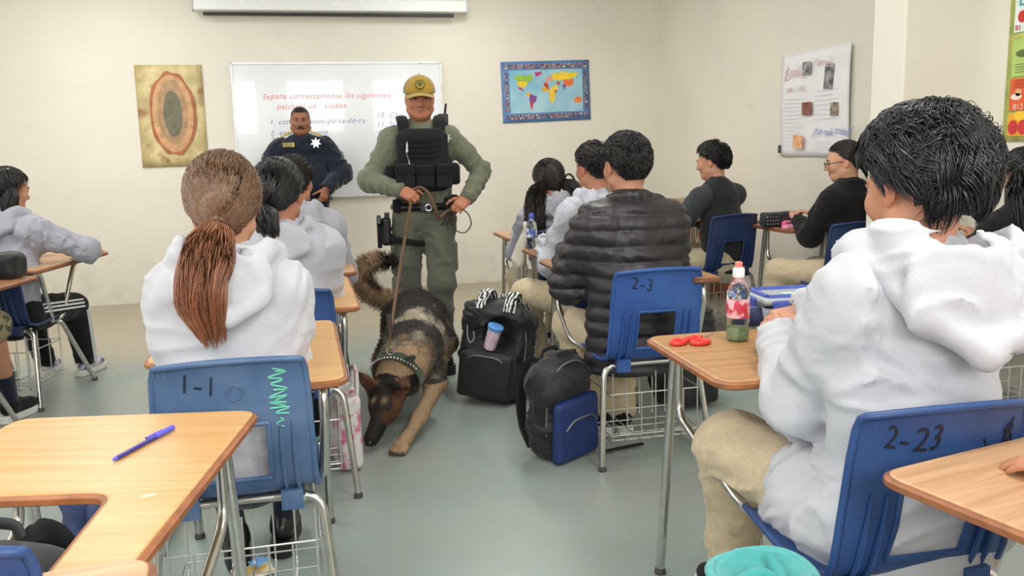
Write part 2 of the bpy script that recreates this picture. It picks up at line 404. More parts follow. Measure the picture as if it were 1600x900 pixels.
def floor_mat():
    m, nt, b = nodes_of('worn painted concrete'); N = nt.nodes; L = nt.links
    tc = N.new('ShaderNodeTexCoord')
    def noise(sc, det, rough=.6, st=(1, 1, 1)):
        mp = N.new('ShaderNodeMapping'); mp.inputs['Scale'].default_value = st; L.new(tc.outputs['Object'], mp.inputs['Vector'])
        n = N.new('ShaderNodeTexNoise'); n.inputs['Scale'].default_value = sc; n.inputs['Detail'].default_value = det; n.inputs['Roughness'].default_value = rough
        L.new(mp.outputs['Vector'], n.inputs['Vector']); return n
    def ramp(src, stops):
        r = N.new('ShaderNodeValToRGB'); L.new(src, r.inputs['Fac'])
        for i, (p, c) in enumerate(stops):
            e = r.color_ramp.elements[i] if i < 2 else r.color_ramp.elements.new(p)
            e.position = p; e.color = (*c, 1)
        return r
    teal, grey, tan = lin((142, 158, 152)), lin((150, 152, 147)), lin((166, 156, 136))
    r1 = ramp(noise(1.1, 5, .65, (1, .7, 1)).outputs['Fac'], [(.36, teal), (.66, grey)])
    # tan strip along the front wall, its edge broken up by noise
    sx = N.new('ShaderNodeSeparateXYZ'); L.new(tc.outputs['Object'], sx.inputs['Vector'])
    mr = N.new('ShaderNodeMapRange'); mr.inputs['From Min'].default_value = 5.2; mr.inputs['From Max'].default_value = 7.4; L.new(sx.outputs['Y'], mr.inputs['Value'])
    nn = noise(1.6, 5); ad = N.new('ShaderNodeMath'); ad.operation = 'MULTIPLY_ADD'; L.new(mr.outputs['Result'], ad.inputs[0]); ad.inputs[1].default_value = .9
    L.new(nn.outputs['Fac'], ad.inputs[2]); r2 = ramp(ad.outputs['Value'], [(.62, (0, 0, 0)), (1.0, (1, 1, 1))])
    mx = N.new('ShaderNodeMix'); mx.data_type = 'RGBA'; L.new(r2.outputs['Color'], mx.inputs['Factor']); L.new(r1.outputs['Color'], mx.inputs['A']); mx.inputs['B'].default_value = (*tan, 1)
    # scratches and stains
    r3 = ramp(noise(9, 9, .75).outputs['Fac'], [(.62, (0, 0, 0)), (.74, (1, 1, 1))])
    mx2 = N.new('ShaderNodeMix'); mx2.data_type = 'RGBA'; L.new(mx.outputs['Result'], mx2.inputs['A']); mx2.inputs['B'].default_value = (*lin((126, 130, 124)), 1)
    sc = N.new('ShaderNodeMath'); sc.operation = 'MULTIPLY'; sc.inputs[1].default_value = .55; L.new(r3.outputs['Color'], sc.inputs[0]); L.new(sc.outputs['Value'], mx2.inputs['Factor'])
    r4 = ramp(noise(26, 6, .7, (1, .4, 1)).outputs['Fac'], [(.7, (0, 0, 0)), (.76, (1, 1, 1))])
    mx3 = N.new('ShaderNodeMix'); mx3.data_type = 'RGBA'; L.new(mx2.outputs['Result'], mx3.inputs['A']); mx3.inputs['B'].default_value = (*lin((182, 182, 176)), 1)
    L.new(r4.outputs['Color'], mx3.inputs['Factor']); L.new(mx3.outputs['Result'], b.inputs['Base Color'])
    rr = N.new('ShaderNodeMapRange'); rr.inputs['To Min'].default_value = .24; rr.inputs['To Max'].default_value = .5
    L.new(noise(3, 6).outputs['Fac'], rr.inputs['Value']); L.new(rr.outputs['Result'], b.inputs['Roughness'])
    bp = N.new('ShaderNodeBump'); bp.inputs['Strength'].default_value = .08; bp.inputs['Distance'].default_value = .004
    L.new(noise(14, 6).outputs['Fac'], bp.inputs['Height']); L.new(bp.outputs['Normal'], b.inputs['Normal'])
    return m
FLOOR = floor_mat()
CEILM = mat('white ceiling paint', (236, 238, 234), .8, var=.03, scale=3)
def struct(name, mb, m): return tag(mb.build(name, m), kind='structure')
T = .15
struct('floor', MB().box(((WXL+WXR)/2, (WY+WYB)/2, -.06), (WXR-WXL+.6, WY-WYB+.6, .12)), FLOOR)
struct('ceiling', MB().box(((WXL+WXR)/2, (WY+WYB)/2, CEIL+.06), (WXR-WXL+.6, WY-WYB+.6, .12)), CEILM)
struct('wall_front', MB().box(((WXL+WXR)/2, WY+T/2, CEIL/2), (WXR-WXL+.6, T, CEIL)), WALL)
struct('wall_right', MB().box((WXR+T/2, (WY+WYB)/2, CEIL/2), (T, WY-WYB+.3, CEIL)), WALL)
# pilaster standing out from the right wall
PX, PY0, PY1 = 2.965, 3.98, 4.24
bevel(struct('wall_pilaster', MB().box(((PX+WXR+.02)/2, (PY0+PY1)/2, CEIL/2), (WXR+.02-PX, PY1-PY0, CEIL)), WALL), .008, 2)
# rear wall and left wall with window openings
def wall_with_windows(name, p0, along, length, wins, z0, z1, inward):
    """p0 start corner, along unit dir; wins list of (start,end) distances"""
    a = Vector(along); mb = MB(); cuts = [0]+[q for w in wins for q in w]+[length]
    M = Matrix((a, Vector(inward), Vector((0, 0, 1)))).transposed()
    def slab(s0, s1, zz0, zz1):
        c = Vector(p0)+a*((s0+s1)/2)-Vector(inward)*T/2; mb.box((c.x, c.y, (zz0+zz1)/2), (s1-s0, T, zz1-zz0), M)
    for i in range(0, len(cuts), 2): slab(cuts[i], cuts[i+1], 0, CEIL)
    for w in wins: slab(w[0], w[1], 0, z0); slab(w[0], w[1], z1, CEIL)
    return struct(name, mb, WALL)
WINF = mat('grey window frame', (150, 152, 152), .45, .3, var=.05)
GLASS = mat('window glass', (245, 250, 250), .02, trans=1., var=0)
def window(n, c, along, inward, w, z0, z1):
    r = empty('window_%d' % n, (c[0], c[1], 0)); tag(r, kind='structure'); a = Vector(along); iw = Vector(inward)
    M = Matrix((a, iw, Vector((0, 0, 1)))).transposed(); f = MB(); off = -iw*.10
    for s in (-1, 1):
        f.box(a*s*(w/2-.02)+off+Vector((0, 0, (z0+z1)/2)), (.04, .05, z1-z0), M)
    for z in (z0+.02, z1-.02): f.box(off+Vector((0, 0, z)), (w-.08, .05, .04), M)
    f.box(off+Vector((0, 0, (z0+z1)/2)), (.03, .04, z1-z0-.08), M)
    f.build('window_frame', WINF, r)
    for s in (-1, 1):
        MB().box(a*s*(w/4-.006)+off+Vector((0, 0, (z0+z1)/2)), (w/2-.055, .006, z1-z0-.08), M).build('pane', GLASS, r)
wall_with_windows('wall_back', (WXL, WYB, 0), (1, 0, 0), WXR-WXL, [(c-h-WXL, c+h-WXL) for c, h in WIN_BACK], 1.5, 2.55, (0, 1, 0))
wall_with_windows('wall_left', (WXL, WYB, 0), (0, 1, 0), WY-WYB, [(c-.8-WYB, c+.8-WYB) for c in WIN_LEFT], 1.3, 2.4, (1, 0, 0))
k = 1
for c, h in WIN_BACK: window(k, (c, WYB), (1, 0, 0), (0, 1, 0), 2*h, 1.5, 2.55); k += 1
for c in WIN_LEFT: window(k, (WXL, c), (0, 1, 0), (1, 0, 0), 1.6, 1.3, 2.4); k += 1
# ceiling lights
TUBEM = mat('fluorescent tube', (255, 252, 244), .4, emit=3., var=0)
HOUS = mat('white enamel', (238, 240, 238), .4, var=.02)
LAMPS = [(-1.4, 1.3), (1.4, 1.3), (-1.4, 4.0), (1.4, 4.0), (-1.4, 6.6), (1.4, 6.6)]
LAMP_W = 26
for i, (x, y) in enumerate(LAMPS):
    r = empty('ceiling_light', (x, y, CEIL), 0, 'fluorescent ceiling light, %s of the pair %s' % ('left' if x < 0 else 'right', ['above the back desks', 'above the middle desks', 'nearest the whiteboard'][i//2]), 'light', 'ceiling lights')
    MB().box((0, 0, -.03), (.3, 1.25, .06)).build('housing', HOUS, r)
    for s in (-.08, .08): MB().tube([(s, -.6, -.085), (s, .6, -.085)], .016, 10).build('tube', TUBEM, r, 40)
    l = bpy.data.lights.new('tube_light', 'AREA'); l.shape = 'RECTANGLE'; l.size = .28; l.size_y = 1.2; l.energy = LAMP_W; l.color = (1, .985, .96)
    o = bpy.data.objects.new('tube_light', l); COL.objects.link(o); o.parent = r; o.location = (0, 0, -.115)

# ------------------------------------------------------------------ things on the walls
PAPER = mat('white paper', (236, 236, 238), .7, var=.03, scale=6, bump=.1, bscale=20)
def sheet(name, w, h, m, parent, nx=10, ny=10, th=.0012, warp=.004, seed=0., mb=None):
    """slightly warped paper sheet in local x,z facing -y, origin at its centre"""
    V = []; Fs = []
    for side in (0, 1):
        for j in range(ny+1):
            for i in range(nx+1):
                x = (i/nx-.5)*w; z = (j/ny-.5)*h
                e = warp*(math.sin(x*9+seed)+math.sin(z*7+seed*2))*.5-warp
                V.append((x, e-(th if side == 0 else 0), z))
    n1 = (nx+1)*(ny+1)
    for side in (0, 1):
        for j in range(ny):
            for i in range(nx):
                a = side*n1+j*(nx+1)+i; q = [a, a+1, a+nx+2, a+nx+1]; Fs.append(q if side == 0 else q[::-1])
    rim = [j*(nx+1) for j in range(ny+1)]; rim = [i for i in range(nx+1)]+[j*(nx+1)+nx for j in range(1, ny+1)]+[ny*(nx+1)+i for i in range(nx-1, -1, -1)]+[j*(nx+1) for j in range(ny-1, 0, -1)]
    for q in range(len(rim)):
        a, b_ = rim[q], rim[(q+1) % len(rim)]; Fs.append([b_, a, a+n1, b_+n1])
    return np_mesh(name, V, Fs, m, parent, True)
def flat_poly(mb, pts, y, mi=0):
    """thin printed patch: polygon in x,z at depth y (facing -y)"""
    n = len(pts); return mb.add([(x, y, z) for x, z in pts], [list(range(n))], mi)

# whiteboard
bx0, bx1, bz0, bz1 = -.475, 1.31, .845, 2.0
wb = empty('whiteboard', ((bx0+bx1)/2, WY, (bz0+bz1)/2), 0, 'large glossy whiteboard with red and blue handwriting on front wall', 'whiteboard')
BW, BH = bx1-bx0, bz1-bz0
bevel(MB().box((0, -.014, 0), (BW, .02, BH)).build('board', mat('glossy whiteboard', (225, 228, 232), .17, var=.015, scale=4, coat=.4), wb), .002)
ALU = mat('brushed aluminium', (196, 198, 198), .35, .8, var=.05)
fr = MB()
for s in (-1, 1): fr.box((s*(BW/2), -.017, 0), (.014, .03, BH+.014)); fr.box((0, -.017, s*BH/2), (BW, .03, .014))
fr.build('frame', ALU, wb)
for s in (-.6, -.2, .25, .7): MB().ball((s, -.034, BH/2), .005, 8, 6).build('screw', ALU, wb)
RED = mat('red marker', (232, 138, 134), .6, var=.08); BLUEM = mat('blue marker', (136, 146, 196), .6, var=.1)
def wtext(s, x, z, size, m, sh=.25): text_mesh('handwriting', s, size, (x, -.0252, z), FACE_NY, m, wb, sh, .0003, 'LEFT', 1.12, .05)
# words: pixel -> board coordinates measured from the photo
wtext('Separa correctamente las siguientes', -.655, .30, .066, RED)
wtext('palabras en   sílabas', -.54, .215, .064, RED)
for s, z in (('1. compu    com-pu-ta-do-ra', .085), ('2. extraordinario', -.01), ('3. murciélago', -.07), ('4. mariposa', -.13)): wtext(s, -.61, z, .062, BLUEM)
for i, s in enumerate(('10. Chocolate', '11. futbol', '12. maestra', '13. casa', '14. silla', '15. lápiz')): wtext(s, .30, .125-.075*i, .066, BLUEM)

# projection screen in its case, close under the ceiling
sc = empty('projector_screen', (.405, WY-.035, 2.42), 0, 'rolled-up projection screen in long white case above the whiteboard', 'projection screen')
SW = 2.27
bevel(MB().box((0, -.075, .045), (SW, .11, .10)).build('case', HOUS, sc), .012, 3)
for s in (-1, 1):
    bevel(MB().box((s*(SW/2+.006), -.075, .045), (.014, .118, .108)).build('end_cap', mat('pale grey plastic', (205, 208, 205), .5, var=.03), sc), .006)
    MB().box((s*(SW/2-.02), -.04, .12), (.03, .08, .05)).tube([(s*(SW/2-.02), -.07, .13), (s*(SW/2-.02), -.07, .3)], .006, 8).build('bracket', ALU, sc)
bevel(MB().box((-.02, -.07, -.028), (SW-.18, .02, .026)).build('bottom_bar', mat('black bar', (30, 32, 32), .5, var=.1), sc), .004)
MB().box((0.05, -.132, .05), (.13, .003, .02)).build('maker_plate', mat('bright plate', (250, 250, 250), .2, var=0), sc)

# parchment-toned picture poster: plain stand-in shapes only
pg = empty('wall_poster', (-.979, WY-.004, 1.572), 0, 'parchment-coloured picture poster with an upright oval, left of the whiteboard', 'poster')
PARCH = mat('mottled parchment print', (186, 168, 118), .55, scale=5.5, detail=8, rgb2=(222, 205, 152), lo=.4, hi=.62)
def parch():
    m = PARCH; nt = m.node_tree; N = nt.nodes; L = nt.links; b = N['Principled BSDF']
    old = b.inputs['Base Color'].links[0].from_socket; tc = N.new('ShaderNodeTexCoord')
    n = N.new('ShaderNodeTexNoise'); n.inputs['Scale'].default_value = 6; n.inputs['Detail'].default_value = 6
    mp = N.new('ShaderNodeMapping'); mp.inputs['Location'].default_value = (4, 2, 7); L.new(tc.outputs['Object'], mp.inputs['Vector']); L.new(mp.outputs['Vector'], n.inputs['Vector'])
    r = N.new('ShaderNodeValToRGB'); r.color_ramp.elements[0].position = .56; r.color_ramp.elements[1].position = .70; L.new(n.outputs['Fac'], r.inputs['Fac'])
    mx = N.new('ShaderNodeMix'); mx.data_type = 'RGBA'; L.new(r.outputs['Color'], mx.inputs['Factor']); L.new(old, mx.inputs['A']); mx.inputs['B'].default_value = (*lin((150, 98, 66)), 1)
    L.new(mx.outputs['Result'], b.inputs['Base Color'])
parch()
sheet('poster_sheet', .53, .84, PARCH, pg, warp=.004, seed=1.)
def oval(cx, cz, rx, rz, n=40, wob=0., ph=0.): return [(cx+rx*(1+wob*math.sin(i*7+ph))*math.cos(2*math.pi*i/n), cz+rz*(1+wob*math.sin(i*5+ph))*math.sin(2*math.pi*i/n)) for i in range(n)]
for i, (cx, cz, rx, rz, c, w) in enumerate([(.01, .02, .185, .345, (170, 102, 62), .035), (.01, .02, .162, .318, (203, 158, 112), .0), (.01, .03, .120, .270, (176, 140, 104), .02), (.01, .02, .075, .19, (112, 108, 86), .0)]):
    mb = MB(); flat_poly(mb, oval(cx, cz, rx, rz, 48, w, i), -.0105-.0006*i)
    mb.build('printed_oval', mat('poster ink %d' % i, c, .55, var=.2, scale=14, detail=7), pg)

# world map
wm = empty('world_map', (2.286, WY-.004, 1.741), 0, 'blue world map poster bordered with rows of tiny flags', 'poster')
wm.rotation_euler = (0, math.radians(-1.3), 0)
MWd, MHt = .84, .545
SEA = mat('map sea blue', (122, 182, 208), .4, scale=3.5, rgb2=(172, 212, 222), detail=3)
sheet('map_sheet', MWd, MHt, mat('map border blue', (92, 132, 184), .45, var=.12, scale=5), wm, warp=.003)
mb = MB(); flat_poly(mb, [(-.345, -.19), (.35, -.19), (.35, .195), (-.345, .195)], -.0092); mb.build('sea', SEA, wm)
def mapc(pts): return [((x-640)/966*MWd, (437-y)/660*MHt) for x, y in pts]      # digitised in the crop of the photo
LANDS = [((150, 190, 60), [(290, 268), (350, 255), (430, 262), (490, 245), (495, 310), (440, 330), (330, 322)]),
 ((238, 206, 40), [(322, 322), (440, 328), (430, 360), (400, 390), (335, 372)]), ((196, 62, 60), [(328, 374), (370, 392), (400, 430), (380, 425), (345, 405)]),
 ((196, 52, 120), [(515, 228), (600, 222), (585, 255), (535, 275)]), ((232, 170, 60), [(420, 450), (465, 445), (460, 480), (425, 492)]),
 ((128, 76, 140), [(462, 458), (535, 490), (525, 540), (490, 570), (450, 520)]), ((204, 64, 84), [(452, 520), (492, 570), (475, 640), (458, 590)]),
 ((240, 208, 50), [(700, 250), (820, 232), (1003, 246), (950, 300), (830, 325), (720, 318)]), ((236, 120, 50), [(830, 318), (945, 310), (940, 370), (890, 400), (835, 368)]),
 ((128, 80, 150), [(815, 370), (862, 372), (838, 432)]), ((222, 160, 150), [(630, 300), (700, 262), (720, 330), (640, 340)]),
 ((200, 60, 60), [(610, 340), (660, 348), (670, 420), (625, 395)]), ((226, 176, 50), [(590, 395), (640, 390), (665, 440), (600, 445)]),
 ((238, 200, 60), [(670, 420), (740, 370), (750, 440), (720, 545), (690, 578), (668, 500)]), ((196, 66, 56), [(745, 340), (795, 340), (780, 382)]), ((204, 84, 64), [(725, 430), (762, 425), (735, 470)]),
 ((232, 214, 90), [(715, 375), (760, 370), (770, 420), (740, 420)]), ((236, 124, 56), [(940, 540), (985, 498), (1030, 530), (1015, 572), (945, 570)]), ((170, 90, 120), [(752, 515), (765, 512), (758, 545)])]
for i, (c, pts) in enumerate(LANDS):
    mb = MB(); flat_poly(mb, mapc(pts), -.0100-.00012*i); mb.build('printed_land', mat('map ink %d %d %d' % c, c, .45, var=.1, scale=30), wm)
FLAGC = [(186, 60, 60), (226, 222, 216), (70, 120, 80), (60, 70, 140), (220, 180, 70), (120, 40, 50), (60, 60, 60), (214, 130, 110)]
flagm = [mat('flag ink %d' % i, c, .45, var=.1) for i, c in enumerate(FLAGC)]
rng = random.Random(5)
def flags(name, pts, w, h):
    mb = MB()
    for (x, z) in pts:
        k = rng.randrange(8)
        for q in range(3):
            xx = x-w/2+w*q/3; flat_poly(mb, [(xx, z-h/2), (xx+w/3, z-h/2), (xx+w/3, z+h/2), (xx, z+h/2)], -.0105, rng.randrange(8))
    tag(mb.build(name, flagm, wm), kind='stuff')
flags('flag_row', [(-.385+.0265*i, z) for i in range(30) for z in (.238, .216, -.213, -.236)], .021, .013)
flags('flag_row', [(x, -.16+.027*i) for i in range(13) for x in (-.385, -.365, .37, .389)], .016, .015)

# hand-made biography poster on the right wall
hp = empty('paper_poster', (WXR-.006, 5.43, 1.495), -90, 'hand-lettered white paper poster with glued photos on the right wall', 'poster')
sheet('paper_sheet', .81, .70, PAPER, hp, 14, 14, warp=.012, seed=2.)
def hpatch(name, x, z, w, h, m, rot=0.):
    mb = MB(); c, s_ = math.cos(rot), math.sin(rot)
    mb.box((x, -.0285, z), (w, .001, h), Matrix.Rotation(rot, 3, 'Y')); return mb.build(name, m, hp)
INKP = mat('faded pink marker', (220, 190, 196), .6, var=.1); INKG = mat('pencil lines', (212, 212, 216), .7, var=.05); INKB = mat('violet blue marker', (140, 142, 206), .6, var=.1)
BWM = mat('grey photo print', (66, 66, 68), .5, scale=22, rgb2=(170, 170, 168), detail=5)
REDP = mat('red brown photo print', (110, 44, 40), .5, scale=20, rgb2=(150, 110, 90)); ORP = mat('orange photo print', (224, 140, 70), .5, scale=24, rgb2=(240, 214, 170)); DKP = mat('dark photo print', (60, 50, 48), .5, scale=18, rgb2=(190, 176, 150))
hpatch('glued_photo', -.075, .235, .095, .085, BWM); hpatch('glued_photo', .19, .165, .10, .16, BWM, .1)
hpatch('glued_photo', -.06, -.03, .115, .085, REDP); hpatch('glued_photo', .26, -.045, .085, .085, DKP); hpatch('glued_photo', -.16, -.25, .12, .09, ORP, .08)
def htext(s, x, z, size, m): text_mesh('handwriting', s, size, (x, -.0288, z), (Vector((1, 0, 0)), Vector((0, 0, 1)), Vector((0, -1, 0))), m, hp, .2, .0003, 'LEFT', 1.05, .1)
htext('Émile', -.36, .21, .115, INKP); htext('Pernel', .01, .255, .075, INKP); htext('¿Por qué trabajó?', .02, -.185, .062, INKB); htext('1840 - 1902', -.34, .10, .05, INKP)
ln = MB()
for i in range(26):
    x0, z0 = (-.35, .04-.026*i) if i < 13 else (.03, .08-.03*(i-13))
    if i >= 13 and z0 < -.12 and z0 > -.24: continue
    w = .24+.06*math.sin(i*3.1); w = min(w, .33)
    ln.box((x0+w/2, -.0285, z0), (w, .0006, .0035))
ln.build('pencil_writing', INKG, hp)
MB().box((-.41, -.02, -.30), (.02, .012, .055)).build('tape', mat('dark tape', (70, 72, 70), .5), hp)

# food and vitamin chart on the right wall, near edge of the picture
vp = empty('vitamin_chart', (WXR-.006, 3.41, 1.715), -90, 'colourful vitamin chart with fruit pictures at the right edge of the room', 'poster')
sheet('chart_sheet', .72, .95, mat('chart green yellow print', (160, 184, 92), .45, scale=14, rgb2=(214, 206, 120), detail=6), vp, warp=.004, seed=4.)
def vpatch(name, x, z, w, h, c, y=-.0105):
    mb = MB(); flat_poly(mb, [(x-w/2, z-h/2), (x+w/2, z-h/2), (x+w/2, z+h/2), (x-w/2, z+h/2)], y); mb.build(name, mat('chart ink %d %d %d' % c, c, .5, var=.06), vp)
def vdisc(name, x, z, rx, rz, c, y=-.0118):
    mb = MB(); flat_poly(mb, oval(x, z, rx, rz, 28), y); mb.build(name, mat('chart ink %d %d %d' % c, c, .5, var=.06), vp)
for i, (zz, hh, c) in enumerate([(.35, .17, (240, 210, 90)), (.135, .20, (226, 236, 234)), (-.085, .17, (178, 206, 112)), (-.255, .15, (226, 92, 46)), (-.395, .11, (240, 170, 50))]):
    for j, xx in enumerate((-.22, .0, .22)): vpatch('printed_panel', xx, zz, .205, hh, c if j == 0 else [(232, 200, 80), (120, 190, 200), (240, 240, 230), (230, 110, 80)][(i+j) % 4])
def vtext(s, x, z, size, c): text_mesh('lettering', s, size, (x, -.0125, z), (Vector((1, 0, 0)), Vector((0, 0, 1)), Vector((0, -1, 0))), mat('chart ink %d %d %d' % c, c, .5, var=.06), vp)
vtext('B', -.275, .185, .10, (70, 160, 160)); vtext('B1', -.295, .055, .035, (200, 50, 40)); vtext('B12', -.265, -.315, .04, (250, 210, 190))
vdisc('printed_fruit', -.275, .105, .026, .028, (204, 44, 44)); vdisc('printed_fruit', -.225, .09, .024, .02, (190, 60, 50))
vdisc('printed_fruit', -.25, -.065, .05, .018, (92, 110, 52)); vdisc('printed_fruit', -.28, -.265, .034, .016, (246, 226, 206)); vdisc('printed_fruit', -.27, -.245, .02, .018, (226, 170, 120))
vdisc('printed_fruit', -.25, -.355, .04, .022, (250, 200, 60)); vdisc('printed_fruit', -.29, -.41, .03, .035, (206, 48, 52)); vdisc('printed_fruit', -.23, -.41, .03, .035, (206, 48, 52))
for i in range(4): vpatch('printed_line', -.235, -.115-.012*i, .13, .004, (110, 130, 70), -.0118); vpatch('printed_line', -.225, -.19-.011*i, .14, .004, (160, 60, 36), -.0118)
# ------------------------------------------------------------------ combo desks: plastic shell chair with a tablet arm
CHROME = mat('worn chrome tube', (205, 203, 198), .2, .95, var=.08, scale=30)
WIRE = mat('bright wire', (206, 206, 204), .3, .85, var=.05)
GLIDE = mat('grey rubber glide', (70, 68, 66), .6)
def wood_mat(name, a, b, edge):
    m, nt, bs = nodes_of(name); N = nt.nodes; L = nt.links
    tc = N.new('ShaderNodeTexCoord'); mp = N.new('ShaderNodeMapping'); mp.inputs['Scale'].default_value = (2.2, 26, 8); mp.inputs['Rotation'].default_value = (0, 0, .25); L.new(tc.outputs['Object'], mp.inputs['Vector'])
    n = N.new('ShaderNodeTexNoise'); n.inputs['Scale'].default_value = 1.6; n.inputs['Detail'].default_value = 7; n.inputs['Distortion'].default_value = .7; L.new(mp.outputs['Vector'], n.inputs['Vector'])
    r = N.new('ShaderNodeValToRGB'); L.new(n.outputs['Fac'], r.inputs['Fac']); r.color_ramp.elements[0].position = .3; r.color_ramp.elements[1].position = .62
    r.color_ramp.elements[0].color = (*lin(b), 1); r.color_ramp.elements[1].color = (*lin(a), 1)
    n2 = N.new('ShaderNodeTexNoise'); n2.inputs['Scale'].default_value = 13; n2.inputs['Detail'].default_value = 8; L.new(tc.outputs['Object'], n2.inputs['Vector'])
    r2 = N.new('ShaderNodeValToRGB'); L.new(n2.outputs['Fac'], r2.inputs['Fac']); r2.color_ramp.elements[0].position = .70; r2.color_ramp.elements[1].position = .80
    mx = N.new('ShaderNodeMix'); mx.data_type = 'RGBA'; L.new(r2.outputs['Color'], mx.inputs['Factor']); L.new(r.outputs['Color'], mx.inputs['A'])
    mx.inputs['B'].default_value = (*lin(tuple(min(255, int(q*1.1)+18) for q in a)), 1); L.new(mx.outputs['Result'], bs.inputs['Base Color'])
    bs.inputs['Roughness'].default_value = .36; bs.inputs['Specular IOR Level'].default_value = .45
    return m, mat(name+' edge', edge, .5, var=.22, scale=25, detail=6)
WOOD = {'honey': wood_mat('honey laminate', (212, 168, 112), (194, 147, 90), (150, 92, 52)), 'brown': wood_mat('brown laminate', (188, 144, 96), (160, 116, 72), (146, 90, 52)),
        'rose': wood_mat('rose laminate', (206, 164, 124), (182, 138, 98), (140, 88, 56)), 'dark': wood_mat('dark laminate', (170, 124, 86), (146, 102, 66), (122, 76, 46))}
def plastic(name, rgb, rgb2):
    m = mat(name, rgb, .42, scale=5, rgb2=rgb2, detail=7, lo=.42, hi=.72); nt = m.node_tree; N = nt.nodes; L = nt.links; b = N['Principled BSDF']
    old = b.inputs['Base Color'].links[0].from_socket; tc = N.new('ShaderNodeTexCoord'); mp = N.new('ShaderNodeMapping'); mp.inputs['Scale'].default_value = (90, 30, 5); mp.inputs['Rotation'].default_value = (.2, .3, .1)
    L.new(tc.outputs['Object'], mp.inputs['Vector']); n = N.new('ShaderNodeTexNoise'); n.inputs['Scale'].default_value = 1; n.inputs['Detail'].default_value = 3; L.new(mp.outputs['Vector'], n.inputs['Vector'])
    r = N.new('ShaderNodeValToRGB'); r.color_ramp.elements[0].position = .71; r.color_ramp.elements[1].position = .80; L.new(n.outputs['Fac'], r.inputs['Fac'])
    mx = N.new('ShaderNodeMix'); mx.data_type = 'RGBA'; L.new(r.outputs['Color'], mx.inputs['Factor']); L.new(old, mx.inputs['A']); mx.inputs['B'].default_value = (*lin(tuple(min(255, q+45) for q in rgb2)), 1)
    L.new(mx.outputs['Result'], b.inputs['Base Color']); return m
SHELL = {'faded': plastic('faded blue plastic', (64, 92, 132), (98, 122, 156)), 'bright': plastic('bright blue plastic', (42, 78, 144), (54, 94, 160)),
         'royal': plastic('royal blue plastic', (38, 68, 120), (52, 86, 142)), 'navy': plastic('navy blue plastic', (30, 48, 88), (40, 60, 104))}
INK = mat('black marker ink', (24, 28, 44), .6); INKGREEN = mat('green paint pen', (112, 196, 170), .6)

# the shell: profile points (y, z, half width), seat front -> seat rear -> top of back
PROF = [(.225, .415, .165), (.215, .437, .185), (.12, .440, .20), (0., .430, .205), (-.09, .425, .20), (-.150, .440, .192), (-.172, .475, .188), (-.180, .52, .187), (-.186, .56, .186), (-.196, .63, .184), (-.206, .70, .182), (-.216, .76, .178), (-.221, .782, .172), (-.232, .788, .170)]
US = [-1, -.93, -.72, -.44, -.40, -.15, .15, .40, .44, .72, .93, 1]
def shell_mesh():
    V = []; Fs = []; nu = len(US)
    for k, (y, z, w) in enumerate(PROF):
        for u in US:
            back = 1 if k >= 6 else 0
            dish = (1-u*u)
            if back: yy, zz = y-.028*dish*min(1, (k-5)/3)+.006, z+(.012*dish if k >= 11 else 0)
            else: yy, zz = y, z-.016*dish*(1 if 1 <= k <= 5 else .4)
            V.append((u*w, yy, zz))
    for k in range(len(PROF)-1):
        for i in range(nu-1):
            if k in (6, 7, 8) and 3 <= i <= 7 and not (k == 6 and False): continue
            a = k*nu+i; Fs.append([a, a+1, a+nu+1, a+nu])
    me = bpy.data.meshes.new('seat_shell'); me.from_pydata(V, [], Fs); me.update()
    bm = bmesh.new(); bm.from_mesh(me); loose = [v for v in bm.verts if not v.link_faces]; bmesh.ops.delete(bm, geom=loose, context='VERTS')
    bmesh.ops.recalc_face_normals(bm, faces=bm.faces); bm.to_mesh(me); bm.free()
    me.polygons.foreach_set('use_smooth', np.ones(len(me.polygons), bool)); return me
_shell = shell_mesh()
def shell_point(u, k):
    y, z, w = PROF[k]; dish = 1-u*u
    if k >= 6: return (u*w, y-.028*dish*min(1, (k-5)/3)+.006, z+(.012*dish if k >= 11 else 0))
    return (u*w, y, z-.016*dish*(1 if 1 <= k <= 5 else .4))
def back_point(x, z, off=.0048):
    k = float(np.interp(z, [q[1] for q in PROF[6:]], np.arange(6, len(PROF)))); k0 = int(k); f = k-k0; k1 = min(k0+1, len(PROF)-1); u = x/(PROF[k0][2]*(1-f)+PROF[k1][2]*f)
    p_ = Vector(shell_point(u, k0))*(1-f)+Vector(shell_point(u, k1))*f; p_.y -= off; return p_
def rim_mesh():
    pts = [shell_point(-1, k) for k in range(len(PROF))]+[shell_point(u, len(PROF)-1) for u in US[1:-1]]+[shell_point(1, k) for k in range(len(PROF)-1, -1, -1)]+[shell_point(u, 0) for u in US[-2:0:-1]]
    o = MB().tube(pts, .0085, 8, close=True).build('rim', None, None, 60); me = o.data; bpy.data.objects.remove(o); return me
_rim = rim_mesh()
def frame_rim():
    hole = [shell_point(US[i], 6) for i in range(3, 9)]+[shell_point(.44, k) for k in (7, 8)]+[shell_point(US[i], 9) for i in range(8, 2, -1)]+[shell_point(-.44, k) for k in (8, 7)]
    o = MB().tube(round_path([Vector(h) for h in hole+hole[:1]], .01, 3)[:-1], .0065, 6, close=True).build('opening_rim', None, None, 60); me = o.data; bpy.data.objects.remove(o); return me
_hole = frame_rim()
def ribs_mesh(sx):
    mb = MB()
    if True:
        for u in (.60, .76):
            pts = []
            for k in (5, 6, 7, 8, 9):
                p = Vector(shell_point(sx*u, k)); pts.append(p+Vector((0, -.008, 0)))
            mb.tube(pts, [.004, .007, .007, .006, .002], 6)
        p = Vector(shell_point(sx*.66, 5)); mb.box(p+Vector((0, -.012, -.022)), (.055, .03, .05))
    o = mb.build('rib', None, None, 50); me = o.data; bpy.data.objects.remove(o); return me
_ribsL, _ribsR = ribs_mesh(-1), ribs_mesh(1)
